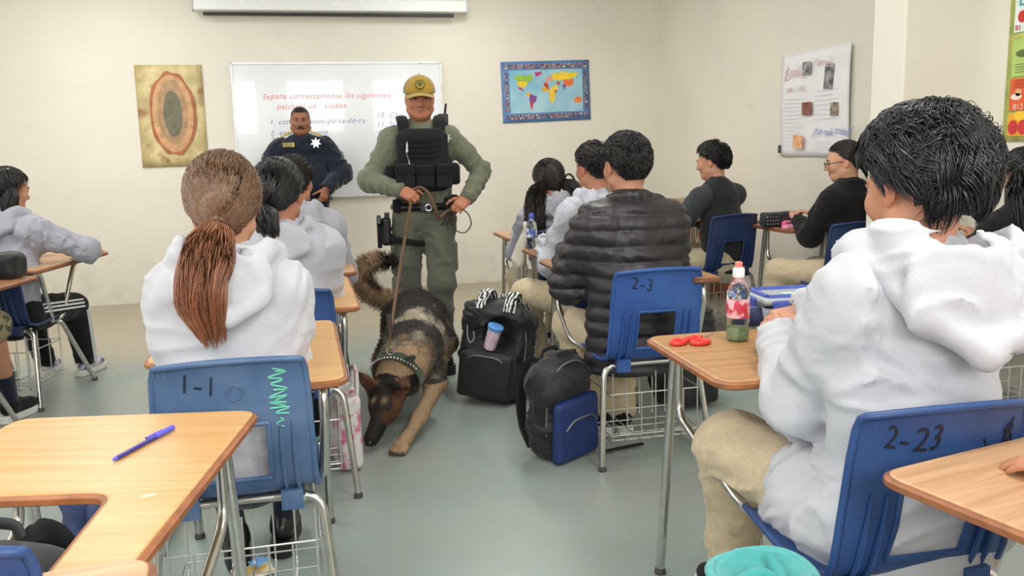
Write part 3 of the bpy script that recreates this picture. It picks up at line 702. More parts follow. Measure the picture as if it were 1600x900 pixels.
def rounded_poly(pts, rads, n=6):
    out = []; k = len(pts)
    for i in range(k):
        a, b, c = Vector(pts[i-1]), Vector(pts[i]), Vector(pts[(i+1) % k]); r = min(rads[i], (a-b).length*.48, (c-b).length*.48)
        u = b+(a-b).normalized()*r; w = b+(c-b).normalized()*r
        for j in range(n+1):
            t = j/n; q = u*(1-t)**2+b*2*t*(1-t)+w*t*t; out.append((q.x, q.y))
    return out
def top_poly(dx, dy, depth=.46):
    x0, x1 = -.25+dx, .275+dx; y1 = .61+dy; y0 = y1-depth
    return rounded_poly([(x1, y1), (x0, y1), (x0, y0), (x1-.135, y0), (x1-.105, y1-.80), (x1, y1-.80)], [.04, .05, .05, .05, .03, .05])

DESKS = {}
def combo(key, loc, rz, label, wood='honey', shell='royal', dx=0., dy=0., h=.72, number=None, rack=True, seat=0., vstyle=False, depth=.46, group='combo desks in the classroom'):
    r = empty('combo_desk', (loc[0], loc[1], 0), rz, label, 'desk', group); DESKS[key] = r
    s = link_mesh('seat_shell', _shell.copy(), SHELL[shell], r)
    sd = s.modifiers.new('thickness', 'SOLIDIFY'); sd.thickness = .007; sd.offset = 0
    sb = s.modifiers.new('smooth', 'SUBSURF'); sb.levels = 2; sb.render_levels = 2
    for me, nm in ((_rim, 'rim'), (_hole, 'opening_rim'), (_ribsL, 'rib'), (_ribsR, 'rib')): link_mesh(nm, me.copy(), SHELL[shell], s)
    if number:
        t_ = text_mesh('number', number, .060, (-.075, 0, .735), (Vector((1, 0, 0)), Vector((0, 0, 1)), Vector((0, -1, 0))), INK, s, .15, .0004, 'CENTER', 1.1, .1)
        for v in t_.data.vertices:           # the ink follows the curved back
            w_ = v.co.y; v.co = back_point(v.co.x, v.co.z); v.co.y += w_
    wt, we = WOOD[wood]; poly = top_poly(dx, dy, depth)
    t = MB().prism(poly, h-.022, h).build('desktop', wt, r); bevel(t, .004, 2)
    n = len(poly); c = [sum(p[0] for p in poly)/n, sum(p[1] for p in poly)/n]
    MB().tube([(p[0], p[1], h-.0125) for p in poly], .0105, 6, close=True, flat=((0, 0, 1), .95)).build('edge_band', we, t, 60)
    x0, x1 = -.25+dx, .275+dx; y1 = .61+dy
    # seat frame: two side rails and cross tubes
    fr = MB(); zf = .405
    for sx in (-1, 1):
        fr.tube(round_path([(sx*.15, -.16, zf), (sx*.15, .16, zf)], .03), .0115, 8)
    for yy in (-.13, .14): fr.tube([(-.15, yy, zf), (.15, yy, zf)], .011, 8)
    fr.build('seat_frame', CHROME, r, 50)
    for sx in (-1, 1):       # rear legs, bent out of the cross tube
        lg = MB().tube(round_path([(sx*.08, -.13, zf), (sx*.20, -.14, zf), (sx*.235, -.215, .012)], .06, 6), .0125, 10).build('leg', CHROME, r, 50)
        MB().lathe([(.016, 0), (.017, .006), (.013, .02)], 12, (sx*.235, -.215, 0)).build('foot_glide', GLIDE, lg)
    if vstyle:
        for sx in (-1, 1):
            lg = MB().tube(round_path([(sx*.08, .14, zf), (sx*.19, .15, zf), (sx*.225, .39, .012)], .06, 6), .0125, 10).build('leg', CHROME, r, 50)
            MB().lathe([(.016, 0), (.017, .006), (.013, .02)], 12, (sx*.225, .39, 0)).build('foot_glide', GLIDE, lg)
        MB().tube(round_path([(x1-.06, y1-.74, h-.028), (x1-.06, y1-.66, h-.035), (.20, .05, .42), (.17, .10, .405), (.20, .16, .42), (x1-.06, y1-.35, h-.10), (x1-.06, y1-.30, h-.028), (x1-.08, y1-.12, h-.028)], .05, 6), .0125, 10).build('arm_support', CHROME, r, 50)
    else:
        for xx in (x0+.05, x1-.05):
            lg = MB().tube(round_path([(xx*.62, .14, zf), (xx+(.0 if xx < 0 else .0), .22, zf+.02), (xx, y1-.13, h-.20), (xx, y1-.13, h-.03)], .05, 5), .0115, 10).build('desk_strut', CHROME, r, 50)
            ft = (xx*1.02, y1-.0, .012)
            lg = MB().tube([(xx, y1-.10, h-.024), (xx*1.0, y1-.085, h-.10), ft], .0135, 10).build('leg', CHROME, r, 50)
            MB().lathe([(.017, 0), (.018, .006), (.014, .02)], 12, (ft[0], ft[1], 0)).build('foot_glide', GLIDE, lg)
        MB().tube(round_path([(x1-.055, y1-.50, h-.028), (x1-.055, y1-.745, h-.028), (x1-.055, y1-.76, h-.1), (x1-.065, y1-.70, .43), (.15, -.02, zf)], .05, 6), .0125, 10).build('arm_support', CHROME, r, 50)
    MB().box((x1-.055, y1-.62, h-.026), (.05, .16, .006)).build('mounting_plate', GLIDE, r)
    if rack:
        rk = empty('book_rack'); rk.parent = r
        def wire(pts, rad=.0028): MB().tube(round_path(pts, .015, 3), rad, 6).build('wire', WIRE, rk, 60)
        for zz in (.13, .30): wire([(-.19, -.19, zz), (.19, -.19, zz), (.19, .14, zz), (-.19, .14, zz), (-.19, -.185, zz)])
        for i in range(7):
            x = -.18+.06*i; wire([(x, -.19, .30 if i % 3 else .385), (x, -.19, .10), (x, .14, .10), (x, .14, .385)])
        for i in range(4): wire([(-.18, -.16+.08*i, .10), (.18, -.16+.08*i, .10)])
    return r
combo('near', (-.504, 1.472), -11, 'empty honey-topped desk in the left foreground with a blue pen on it', 'honey', 'royal', h=.72)
combo('nearest', (-.455, .625), 4.3, 'desk at the bottom left corner, only its wooden front edge showing', 'rose', 'royal', h=.745, rack=False)
combo('girl1', (-.185, 2.42), 0, 'desk with faded blue chair numbered 1-1 where the brown-ponytailed girl sits', 'honey', 'faded', number='1-1', h=.72)
combo('girl2', (-.08, 3.445), 0, 'desk of the black-ponytailed girl in grey, second from the front wall on the left', 'honey', 'royal', h=.72)
combo('boy3', (-.03, 4.36), 0, 'desk of the curly-haired student nearest the whiteboard', 'rose', 'navy', h=.72)
combo('puffer', (1.345, 3.43), 0, 'desk with bright blue chair numbered 2-3 under the quilted black jacket', 'dark', 'bright', dx=-.02, dy=-.05, h=.755, number='2-3')
combo('boy9', (1.46, 4.245), 0, 'desk of the dark-haired boy in grey in front of the quilted jacket', 'dark', 'navy', h=.705)
combo('girl8', (1.48, 5.085), 0, 'front desk of the girl with two long dark pigtails', 'rose', 'navy', h=.72)
combo('boy13', (1.16, 1.60), -2, 'brown-topped desk with royal blue chair numbered 2-23 in the right foreground', 'brown', 'royal', dy=.15, dx=.015, h=.735, number='2-23', depth=.52)
combo('right', (1.319, .747), 12, 'wooden desktop jutting in from the bottom right edge', 'rose', 'royal', h=.72, rack=False, vstyle=True)
combo('boy11', (2.68, 5.47), 12, 'desk of the boy in the dark raglan sweater near the right wall', 'dark', 'navy', h=.74)
combo('girl12', (3.085, 4.68), 0, 'desk of the girl in glasses, pink items and black case on top', 'dark', 'navy', h=.73, dx=.02)
combo('p14', (3.02, 3.30), 0, 'desk behind the foreground boy beside the wall pilaster', 'dark', 'navy', h=.75, dx=-.03)
combo('far_left', (-1.507, 5.106), -14, 'desk of the girl in track pants at the far left', 'rose', 'navy', h=.72, vstyle=True)
combo('left_edge', (-1.665, 4.24), -14, 'desk cut by the left edge with a black case on top', 'dark', 'navy', h=.705, vstyle=True)
# ------------------------------------------------------------------ people
SKIN = attr_mat('skin', .5, spec=.35, sss=.12, var=.06, vscale=40, bump=.05, bscale=500)
HAIR = attr_mat('hair', .30, spec=.6, var=.18, vscale=30)
EYEW = mat('eye white', (220, 214, 206), .2, var=.02); EYED = mat('dark iris', (40, 26, 20), .15, var=.1)
def fabric(name, rgb, var=.07, bump=.35, bscale=420, rough=.92, sheen=.25, scale=60, **k): return mat(name, rgb, rough, var=var, scale=scale, bump=bump, bscale=bscale, sheen=sheen, spec=.2, **k)
HOODW = fabric('pale heather fleece', (194, 195, 202), var=.04, scale=350); HOODG = fabric('grey heather fleece', (160, 160, 170), var=.05, scale=350); HOODG2 = fabric('light grey fleece', (176, 178, 187), var=.05, scale=350)
KHAKI = fabric('khaki twill', (200, 183, 152), bscale=700); NAVYC = fabric('dark navy uniform cloth', (26, 32, 46), bscale=600); OLIVE = fabric('sage green uniform cloth', (106, 109, 91), bscale=600); OLIVE2 = fabric('dark sage trousers', (88, 90, 77), bscale=600)
BLACKF = fabric('black fabric', (24, 24, 26), bscale=500, sheen=.1); CHAR = fabric('charcoal knit', (38, 40, 42), bscale=300, sheen=.12); CHAR2 = fabric('grey charcoal sleeve', (58, 62, 64), bscale=300, sheen=.12)
PUFF = mat('black quilted nylon', (46, 42, 46), .42, var=.12, scale=20, bump=.15, bscale=60, spec=.45); WHITEC = fabric('white cloth', (226, 226, 228)); NAVYS = fabric('navy sock', (22, 26, 48))
BLKLEA = mat('black leather', (18, 18, 20), .32, var=.1, scale=40); SOLEB = mat('black rubber sole', (26, 26, 28), .55); SOLEW = mat('white rubber sole', (216, 216, 212), .6, var=.05)
CREAM = fabric('cream knit', (214, 206, 190), bscale=200); CORD = mat('brown leather', (92, 66, 46), .5, var=.15, scale=30)
METAL = mat('silver metal', (200, 200, 204), .25, .9, var=.06); GOLD = mat('gold braid', (204, 176, 96), .45, .3, var=.1); GUN = mat('gun metal', (52, 54, 56), .35, .6, var=.1)

def rotm(lean, side, twist):
    return (Matrix.Rotation(math.radians(twist), 3, 'Z') @ Matrix.Rotation(math.radians(side), 3, 'Y') @ Matrix.Rotation(math.radians(-lean), 3, 'X'))
def ik(a, t, l1, l2, pole):
    a, t = Vector(a), Vector(t); d = t-a; L = min(d.length, (l1+l2)*.995); u = d.normalized()
    c = (l1*l1-l2*l2+L*L)/(2*L); hgt = math.sqrt(max(l1*l1-c*c, 1e-6)); p = Vector(pole); p = p-u*p.dot(u)
    p = p.normalized() if p.length > 1e-5 else u.orthogonal().normalized()
    return a+u*c+p*hgt, a+u*L
def head_prims(s, H, sc, fat=1.):
    s.T = H @ Matrix.Scale(sc, 4); s.sc = sc
    s.el((0, -.012, .03), (.077, .097, .087), k=.02); s.el((0, .022, -.032), (.061*fat, .072, .084), k=.04)
    s.el((0, .055, -.088), (.032*fat, .030, .026), k=.03)
    for q in (-1, 1):
        s.rc((q*.058*fat, 0, -.06), (q*.022, .062, -.088), .018*fat, .014, k=.03)          # jaw line
        s.el((q*.038, .066, -.022), (.024*fat, .02, .024), k=.025)                          # cheek
    s.rc((-.034, .083, .022), (.034, .083, .022), .011, k=.02)                              # brow
    for q in (-1, 1): s.el((q*.032, .103, .004), (.017, .016, .011), k=.014, op='sub')
    s.rc((0, .088, .008), (0, .110, -.026), .008, .0125, k=.012)
    for q in (-1, 1):
        s.el((q*.013, .099, -.031), (.0085, .011, .008), k=.008)
        s.rc((q*.018, .082, -.052), (0, .091, -.0505), .005, .006, k=.008); s.rc((q*.016, .080, -.062), (0, .089, -.0645), .006, .0075, k=.008)
    s.rc((-.022, .097, -.0575), (.022, .097, -.0575), .0022, k=.003, op='sub')
    for q in (-1, 1):
        E = Matrix.Rotation(q*.35, 3, 'Z') @ Matrix.Rotation(-.2, 3, 'X')
        s.el((q*.077, -.010, -.004), (.0085, .020, .032), E, k=.008); s.el((q*.086, -.004, .0), (.006, .011, .018), E, k=.006, op='sub'); s.el((q*.074, -.002, -.03), (.007, .009, .010), k=.006)
    s.T = Matrix.Identity(4); s.sc = 1.
def hand_prims(s, Hm, sc, curl=.4, thumb=.3, spread=.0):
    """Hm columns: thumb side, fingers, back of hand, wrist"""
    s.T = Hm @ Matrix.Scale(sc, 4); s.sc = sc
    s.bx((0, .047, 0), (.038, .047, .0135), rnd=.012, k=.012); s.rc((0, -.03, 0), (0, .02, 0), .024, .027, k=.02, flat=((0, 0, 1), .72))
    s.el((.026, .03, -.008), (.016, .028, .014), k=.012)
    curls = curl if isinstance(curl, (list, tuple)) else [curl]*4
    for i, (x, y, L, r) in enumerate(((.028, .088, .070, .0088), (.0095, .093, .078, .0090), (-.0095, .089, .072, .0086), (-.028, .079, .056, .0076))):
        p = Vector((x, y, 0)); a = 0.; az = spread*(1.5-i)*.12
        for seg, (fr, bend) in enumerate(((.46, 48), (.30, 62), (.24, 40))):
            a += math.radians(bend)*curls[i]; d = Vector((math.sin(az), math.cos(az)*math.cos(a), -math.cos(az)*math.sin(a)))
            q = p+d*L*fr; s.rc(p, q, r*(1-.08*seg), r*(1-.08*(seg+1)), k=.0035 if seg else .006); p = q
    p = Vector((.030, .022, -.008)); a = 0
    for seg, (L, r) in enumerate(((.042, .0125), (.032, .0105), (.026, .009))):
        a = thumb*(.2+.45*seg); d = Vector((.62*math.cos(a)-.15*a, .72+.1*a, -.28-.55*a)).normalized(); q = p+d*L; s.rc(p, q, r, r*.88, k=.008); p = q
    s.T = Matrix.Identity(4); s.sc = 1.
def shoe(parent, ank, fdir, sc, upper_mat, sole_mat, kind='sneaker', accent=None):
    f = Vector((fdir[0], fdir[1], 0)).normalized(); M = Matrix((Vector((f.y, -f.x, 0)), f, Vector((0, 0, 1)))).transposed().to_4x4(); M.translation = (ank[0], ank[1], 0)
    lo = [ank[0]-.26, ank[1]-.26, -.01]; hi = [ank[0]+.26, ank[1]+.26, .17]
    s = SDF(lo, hi, .0085); s.T = M @ Matrix.Scale(sc, 4); s.sc = sc; zs = .03 if kind != 'loafer' else .045
    s.el((0, .10, zs+.022), (.042, .085, .036), k=.03); s.el((0, .01, zs+.04), (.036, .075, .048), k=.03); s.rc((0, -.01, zs+.04), (0, -.005, .115), .038, .035, k=.025)
    s.T = Matrix.Identity(4); s.sc = 1; s.cut((0, 0, zs*sc), (0, 0, -1), .004); o = s.build('shoe', upper_mat, parent)
    pl = [(-.035, -.065), (-.043, 0), (-.040, .06), (-.047, .12), (-.040, .165), (-.015, .19), (.018, .19), (.038, .165), (.044, .12), (.038, .06), (.040, 0), (.033, -.065), (.015, -.08), (-.015, -.08)]
    b = MB(); pts = [(M @ (Vector((x*sc, y*sc, 0)))) for x, y in pl]; n = len(pts)
    b.add([(p.x, p.y, .001) for p in pts]+[(p.x, p.y, (zs+.006)*sc) for p in pts], [list(range(n))[::-1], [n+i for i in range(n)]]+[[i, (i+1) % n, n+(i+1) % n, n+i] for i in range(n)])
    so = b.build('sole', sole_mat, o); bevel(so, .005, 2)
    if kind == 'sneaker':
        for i in range(4):
            y = .03+.022*i; pp = [M @ Vector((sx*sc*.026, y*sc, (zs+.064-.010*i)*sc)) for sx in (-1, 0, 1)]; pp[1].z += .012
            MB().tube(pp, .0035, 6).build('lace', accent or SOLEW, o)
    return o
def zmin_hair(y): return np.interp(y, [-1, -.5, -.3, -.05, .25, .5, 1], [-.80, -.72, -.45, -.10, -.02, .42, .60])
HC = np.array([0, -.012, .03])
def hsurf(u, off):
    r = np.stack([np.full(len(u), .0785), np.where(u[:, 1] > 0, .098, .100), np.where(u[:, 2] > 0, .089, .115)], 1)
    return HC+u*(r+np.asarray(off).reshape(-1, 1))
def unit(a): return a/(np.linalg.norm(a, axis=-1, keepdims=True)+1e-9)
def scalp_dirs(n, rs, margin=0., side=0.):
    u = unit(rs.randn(n*4, 3)); u = u[u[:, 2] > zmin_hair(u[:, 1])+margin+side*np.exp(-((u[:, 1]-.05)/.35)**2)]; return u[:n]
def scalp_shell(off=.004, nu=40, nv=30, rough=.002, margin=0.):
    V = []; F_ = []
    for i in range(nv+1):
        th = math.pi*i/nv
        for j in range(nu):
            a = 2*math.pi*j/nu; V.append((math.sin(th)*math.cos(a), math.sin(th)*math.sin(a), math.cos(th)))
    V = np.array(V); ok = V[:, 2] > zmin_hair(V[:, 1])+margin-.06
    for i in range(nv):
        for j in range(nu):
            q = [i*nu+j, (i+1)*nu+j, (i+1)*nu+(j+1) % nu, i*nu+(j+1) % nu]
            if all(ok[x] for x in q): F_.append(q)
    P = hsurf(V, off+rough*np.sin(V[:, 0]*31)*np.sin(V[:, 2]*27)); return P, np.array(F_, np.int32)
def hair_short(rs, n=1500, L=.7, lift=.02, base=.006, mess=.3, curl=0., pts=7, rad=.0016, crown=(0, -.35, .93), fringe=0., droop=.0, clump=.0, seed=0., side=0.):
    u = scalp_dirs(n, rs, 0., side); n = len(u); c = unit(np.array([crown])); T_ = u-c*np.sum(u*c, 1, keepdims=True)
    sm = np.stack([noise3(u[:, 0]*2.6+k*7.1, u[:, 1]*2.6+k*3.3, u[:, 2]*2.6+seed) for k in range(3)], 1)
    T_ = T_+mess*(1.8*sm+.25*rs.randn(n, 3)); T_ = T_-u*np.sum(T_*u, 1, keepdims=True); T_ = unit(T_)
    fr = np.clip(u[:, 1], 0, 1)*np.clip(u[:, 2], 0, 1); edge = np.clip((u[:, 2]-zmin_hair(u[:, 1]))/.5, .28, 1); Ls = L*(.6+.5*rs.rand(n))*(1+fringe*fr)*edge; lf = lift*(.7+.45*rs.rand(n))*(.4+.6*edge); out = []
    ph = rs.rand(n)*6.28
    for t in np.linspace(0, 1, pts):
        ang = (Ls*t)[:, None]; uu = u*np.cos(ang)+T_*np.sin(ang)
        if curl: uu = unit(uu+curl*t*np.stack([np.sin(ph+t*9), np.cos(ph*1.3+t*8), np.sin(ph*.7+t*10)], 1))
        off = base+lf*math.sin(math.pi/2*min(1, t*1.7))*(1-.30*t*t); P = hsurf(uu, off); P[:, 2] -= droop*t*t; out.append(P)
    P = np.stack(out, 1)
    if clump:
        K = max(8, n//22); gi = np.argmax(u @ u[:K].T, 1); tt = np.linspace(0, 1, pts)[None, :, None]; P = P*(1-clump*tt)+P[gi]*clump*tt
    return strands(P, rad)
def hair_gather(rs, tie, n=1500, base=.006, pts=10, rad=.0014, tail=None, tail_r=(.02, .04, .03), tail_pts=14, extra=0):
    """strands combed over the scalp to the tie point, then down the tail polyline (head-local)"""
    u = scalp_dirs(n, rs); n = len(u); tie = np.array(tie); ut = unit((tie-HC)[None])[0]; out = []
    for t in np.linspace(0, 1, pts):
        w = t; uu = unit(u*(1-w)+ut*w+.0*u); P = hsurf(uu, base+.006*math.sin(math.pi*t)*(rs.rand(n)*.4+.6)+.006*t); out.append(P)
    A = np.stack(out, 1)
    A[:, -1] = tie+rs.randn(n, 3)*.007
    if tail is not None:
        C = np.array([list(q) for q in curve_pts([tuple(tie)]+[tuple(q) for q in tail], 6)]); k = np.linspace(0, len(C)-1, tail_pts); C = np.stack([np.interp(k, np.arange(len(C)), C[:, j]) for j in range(3)], 1)
        off = rs.randn(n+extra, 3); off[:, 1] *= .55; off = off*np.minimum(1, 1.5/np.linalg.norm(off, axis=1, keepdims=True)); tt = np.linspace(0, 1, tail_pts)
        prof = np.interp(tt, [0, .08, .35, .75, 1], [tail_r[0]*.6, tail_r[0], tail_r[1], tail_r[1]*.9, tail_r[2]]); B = C[None]+off[:, None, :]*prof[None, :, None]
        cutt = .8+.2*rs.rand(n+extra); B = B+np.stack([.004*np.sin(tt[None]*7+off[:, :1]*5), .003*np.cos(tt[None]*6+off[:, 1:2]*5), 0*tt[None]+0*off[:, :1]], -1)
        idx = tt[None]*cutt[:, None]*(tail_pts-1); i0 = np.floor(idx).astype(int); i1 = np.minimum(i0+1, tail_pts-1); f = (idx-i0)[..., None]; r_ = np.arange(n+extra)[:, None]
        B = B[r_, i0]*(1-f)+B[r_, i1]*f
        return strands(A, rad, rad), strands(B, rad*1.1)
    return strands(A, rad, rad), None
def hair_tail(rs, line, n=500, prof=(.02, .035, .02), pts=14, rad=.0015, wave=.0):
    C = np.array([list(q) for q in curve_pts([tuple(q) for q in line], 6)]); k = np.linspace(0, len(C)-1, pts); C = np.stack([np.interp(k, np.arange(len(C)), C[:, j]) for j in range(3)], 1)
    off = rs.randn(n, 3); off = off*np.minimum(1, 1.5/np.linalg.norm(off, axis=1, keepdims=True)); tt = np.linspace(0, 1, pts)
    pr = np.interp(tt, np.linspace(0, 1, len(prof)), prof); B = C[None]+off[:, None]*pr[None, :, None]; ph = rs.rand(n)*6.28
    if wave: B = B+wave*np.stack([np.sin(tt[None]*14+ph[:, None]), np.cos(tt[None]*12+ph[:, None]), 0*tt[None]+0*ph[:, None]], -1)
    return strands(B, rad)
def hair_build(parent, H, sc, items, c_root, c_tip, rs, shell=True, name='hair', off=.004, margin=0.):
    parts = []; tones = []; cr, ct = np.array(lin(c_root)), np.array(lin(c_tip))
    if shell:
        P, F_ = scalp_shell(off, margin=margin); parts.append((P, F_)); tones.append(np.tile(cr*.75, (len(P), 1)))
    for it in items:
        if it is None: continue
        (V, F_, t, si), tr = it; n = si.max()+1; m = (.68+.55*rs.rand(n))[si][:, None]; w = np.clip(tr[0]+(tr[1]-tr[0])*t, 0, 1)[:, None]; parts.append((V, F_)); tones.append((cr*(1-w)+ct*w)*m)
    V, F_ = join_vf(parts); A = np.array((H @ Matrix.Scale(sc, 4)), np.float64); V = V @ A[:3, :3].T+A[:3, 3]
    return np_mesh(name, V, F_, HAIR, parent, True, np.concatenate(tones))

class Person: pass
def person(key, label, loc, rz, sc=1., hipz=.52, lean=6, side=0, twist=0, head=(0, 0, 0), neckf=.015, RH=None, LH=None, RP=(.45, -.45, -1), LP=(-.45, -.45, -1), RF=None, LF=None, RKP=(.15, 1, .4), LKP=(-.15, 1, .4), skin=(176, 124, 96), fat=1., headsc=1.0, vox=.011, headvox=.005, handvox=.006, curl=.45, hand_o=None, shw=1., handf=1., thumb=.3, fatface=1.):
    """joints in the frame of the root, which stands on the floor under the pelvis and faces +Y; hand and foot targets in world coordinates"""
    p = Person(); p.root = empty('person', (loc[0], loc[1], 0), rz, label, 'person'); W = (Matrix.Translation((loc[0], loc[1], 0)) @ Matrix.Rotation(math.radians(rz), 4, 'Z')); p.W = W; Wi = W.inverted()
    p.sc = sc; p.vox = vox; p.fat = fat; p.key = key
    R0 = rotm(lean*.55, side*.6, twist*.4); R1 = rotm(lean, side, twist); p.R = R1
    p.pel = Vector((0, 0, hipz)); p.sp = p.pel+R0 @ Vector((0, 0, .20*sc)); p.neck = p.sp+R1 @ Vector((0, 0, .305*sc))
    p.hc = p.neck+R1 @ Vector((0, neckf, .085*sc))+Vector((0, .01, .072*sc))
    p.Hr = Matrix.Rotation(math.radians(head[0]), 3, 'Z') @ Matrix.Rotation(math.radians(head[2]), 3, 'Y') @ Matrix.Rotation(math.radians(-head[1]), 3, 'X')
    p.H = p.Hr.to_4x4(); p.H.translation = p.hc; p.hs = sc*headsc
    p.sh = {q: p.neck+R1 @ Vector((q*.158*sc*shw, -.005, -.082*sc)) for q in (-1, 1)}
    p.el = {}; p.wr = {}; p.hm = {}
    for q, t, pole in ((1, RH, RP), (-1, LH, LP)):
        tgt = (Wi @ Vector(t)) if t is not None else p.pel+Vector((q*.2, .30, .05))
        p.el[q], p.wr[q] = ik(p.sh[q], tgt, .275*sc, .245*sc, pole)
        fd = (p.wr[q]-p.el[q]).normalized(); bk = Vector((0, 0, 1))
        if hand_o and q in hand_o: fd, bk = (Wi.to_3x3() @ Vector(hand_o[q][0])).normalized(), (Wi.to_3x3() @ Vector(hand_o[q][1]))
        bk = (bk-fd*bk.dot(fd)).normalized(); th = fd.cross(bk)*(-q)          # thumb side
        M = Matrix((th, fd, bk)).transposed().to_4x4(); M.translation = p.wr[q]; p.hm[q] = M
    p.hip = {q: p.pel+Vector((q*.092*sc, 0, -.03*sc)) for q in (-1, 1)}; p.kn = {}; p.an = {}
    for q, t, pole in ((1, RF, RKP), (-1, LF, LKP)):
        tgt = (Wi @ Vector((t[0], t[1], .085*sc))) if t is not None else Vector((q*.10, .42, .085*sc))
        p.kn[q], p.an[q] = ik(p.hip[q], tgt, .43*sc, .42*sc, pole)
    # body: one continuous skin surface (coarse where covered, fine at head and hands)
    J = [p.pel, p.sp, p.neck, p.hc]+list(p.sh.values())+list(p.el.values())+list(p.wr.values())+list(p.kn.values())+list(p.an.values())
    lo = [min(j[i] for j in J)-.16 for i in range(3)]; hi = [max(j[i] for j in J)+.16 for i in range(3)]; lo[2] = max(lo[2], 0)
    s = SDF(lo, hi, .02); y = R1 @ Vector((0, 1, 0))
    s.rc(p.pel, p.sp, .135*sc*fat, .125*sc*fat, flat=((0, 1, 0), .68)); s.rc(p.sp, p.neck-R1 @ Vector((0, 0, .12*sc)), .125*sc*fat, .13*sc, flat=(y, .62)); s.rc(p.sh[-1], p.sh[1], .05*sc); s.rc(p.neck-R1 @ Vector((0, 0, .06)), p.hc-Vector((0, .01, .03)), .056*sc, .05*sc)
    for q in (-1, 1):
        s.rc(p.sh[q], p.el[q], .048*sc, .04*sc); s.rc(p.el[q], p.wr[q], .038*sc, .027*sc); s.rc(p.hip[q], p.kn[q], .075*sc, .052*sc); s.rc(p.kn[q], p.an[q], .05*sc, .034*sc)
    parts = [s.mesh()]
    s = SDF(p.hc-Vector((.125, .15, .20))*1.0, p.hc+Vector((.125, .15, .15)), headvox); head_prims(s, p.H, p.hs, fatface)
    nf = 1.1 if fatface > 1.05 else 1.
    s.rc(p.neck-R1 @ Vector((0, 0, .05*sc)), p.H @ Vector((0, -.018, -.05)), .060*sc*nf, .054*sc*nf, k=.03); parts.append(s.mesh())
    for q in (-1, 1):
        c = p.hm[q] @ Vector((0, .07, 0)); s = SDF(c-Vector((.14,)*3), c+Vector((.14,)*3), handvox); hc = curl[q] if isinstance(curl, dict) else curl; ht = thumb[q] if isinstance(thumb, dict) else thumb
        hand_prims(s, p.hm[q], sc*.97*handf, hc, ht); parts.append(s.mesh())
    V, F_ = join_vf(parts); sk = np.array(lin(skin)); Hi = np.array((p.H @ Matrix.Scale(p.hs, 4)).inverted()); L = V @ Hi[:3, :3].T+Hi[:3, 3]
    tone = np.tile(sk, (len(V), 1)); lip = np.exp(-((L[:, 0]/.024)**2)**2-((L[:, 2]+.0575)/.010)**4)*(L[:, 1] > .07); tone = tone*(1-lip[:, None]*.6)+np.array(lin((140, 74, 68)))*lip[:, None]*.6
    ear = np.exp(-((np.abs(L[:, 0])-.082)/.012)**2)*(np.abs(L[:, 2]) < .04)*(np.abs(L[:, 1]) < .04); tone = tone*(1+ear[:, None]*np.array([.12, -.03, -.05]))
    p.body = np_mesh('body', V, F_, SKIN, p.root, True, tone)
    return p
def eyes(p, open_=1.):
    for q in (-1, 1):
        c = p.H @ Vector((q*.0310*p.hs, .0805*p.hs, .004*p.hs)); e = MB().ball(c, .0108*p.hs, 14, 10).build('eye', EYEW, p.root, 60)
        f = p.Hr @ Vector((0, 1, -.12)); f.normalize(); MB().ball(c+f*.0068*p.hs, .0062*p.hs, 10, 8).build('iris', EYED, e, 60)
        rs = np.random.RandomState(3+q)
        L0 = Vector((q*.012, .0965, .0235)); L1 = Vector((q*.034, .0945, .029)); L2 = Vector((q*.052, .079, .021)); pts = curve_pts([L0, L1, L2], 6)
        MB().tube([p.H @ (x*p.hs) for x in pts], [.0025+.002*math.sin(math.pi*min(1, i/len(pts)+.25)) for i in range(len(pts))], 6, flat=((0, 1, 0), .5)).build('eyebrow', mat('black brow', (28, 22, 20), .8), p.root, 60)
        lid = curve_pts([Vector((q*.016, .090, .003)), Vector((q*.031, .0925, .0105)), Vector((q*.046, .085, .003))], 5); MB().tube([p.H @ (x*p.hs) for x in lid], .0022, 6).build('eyelid', mat('lid', (110, 74, 58), .6), p.root, 60)
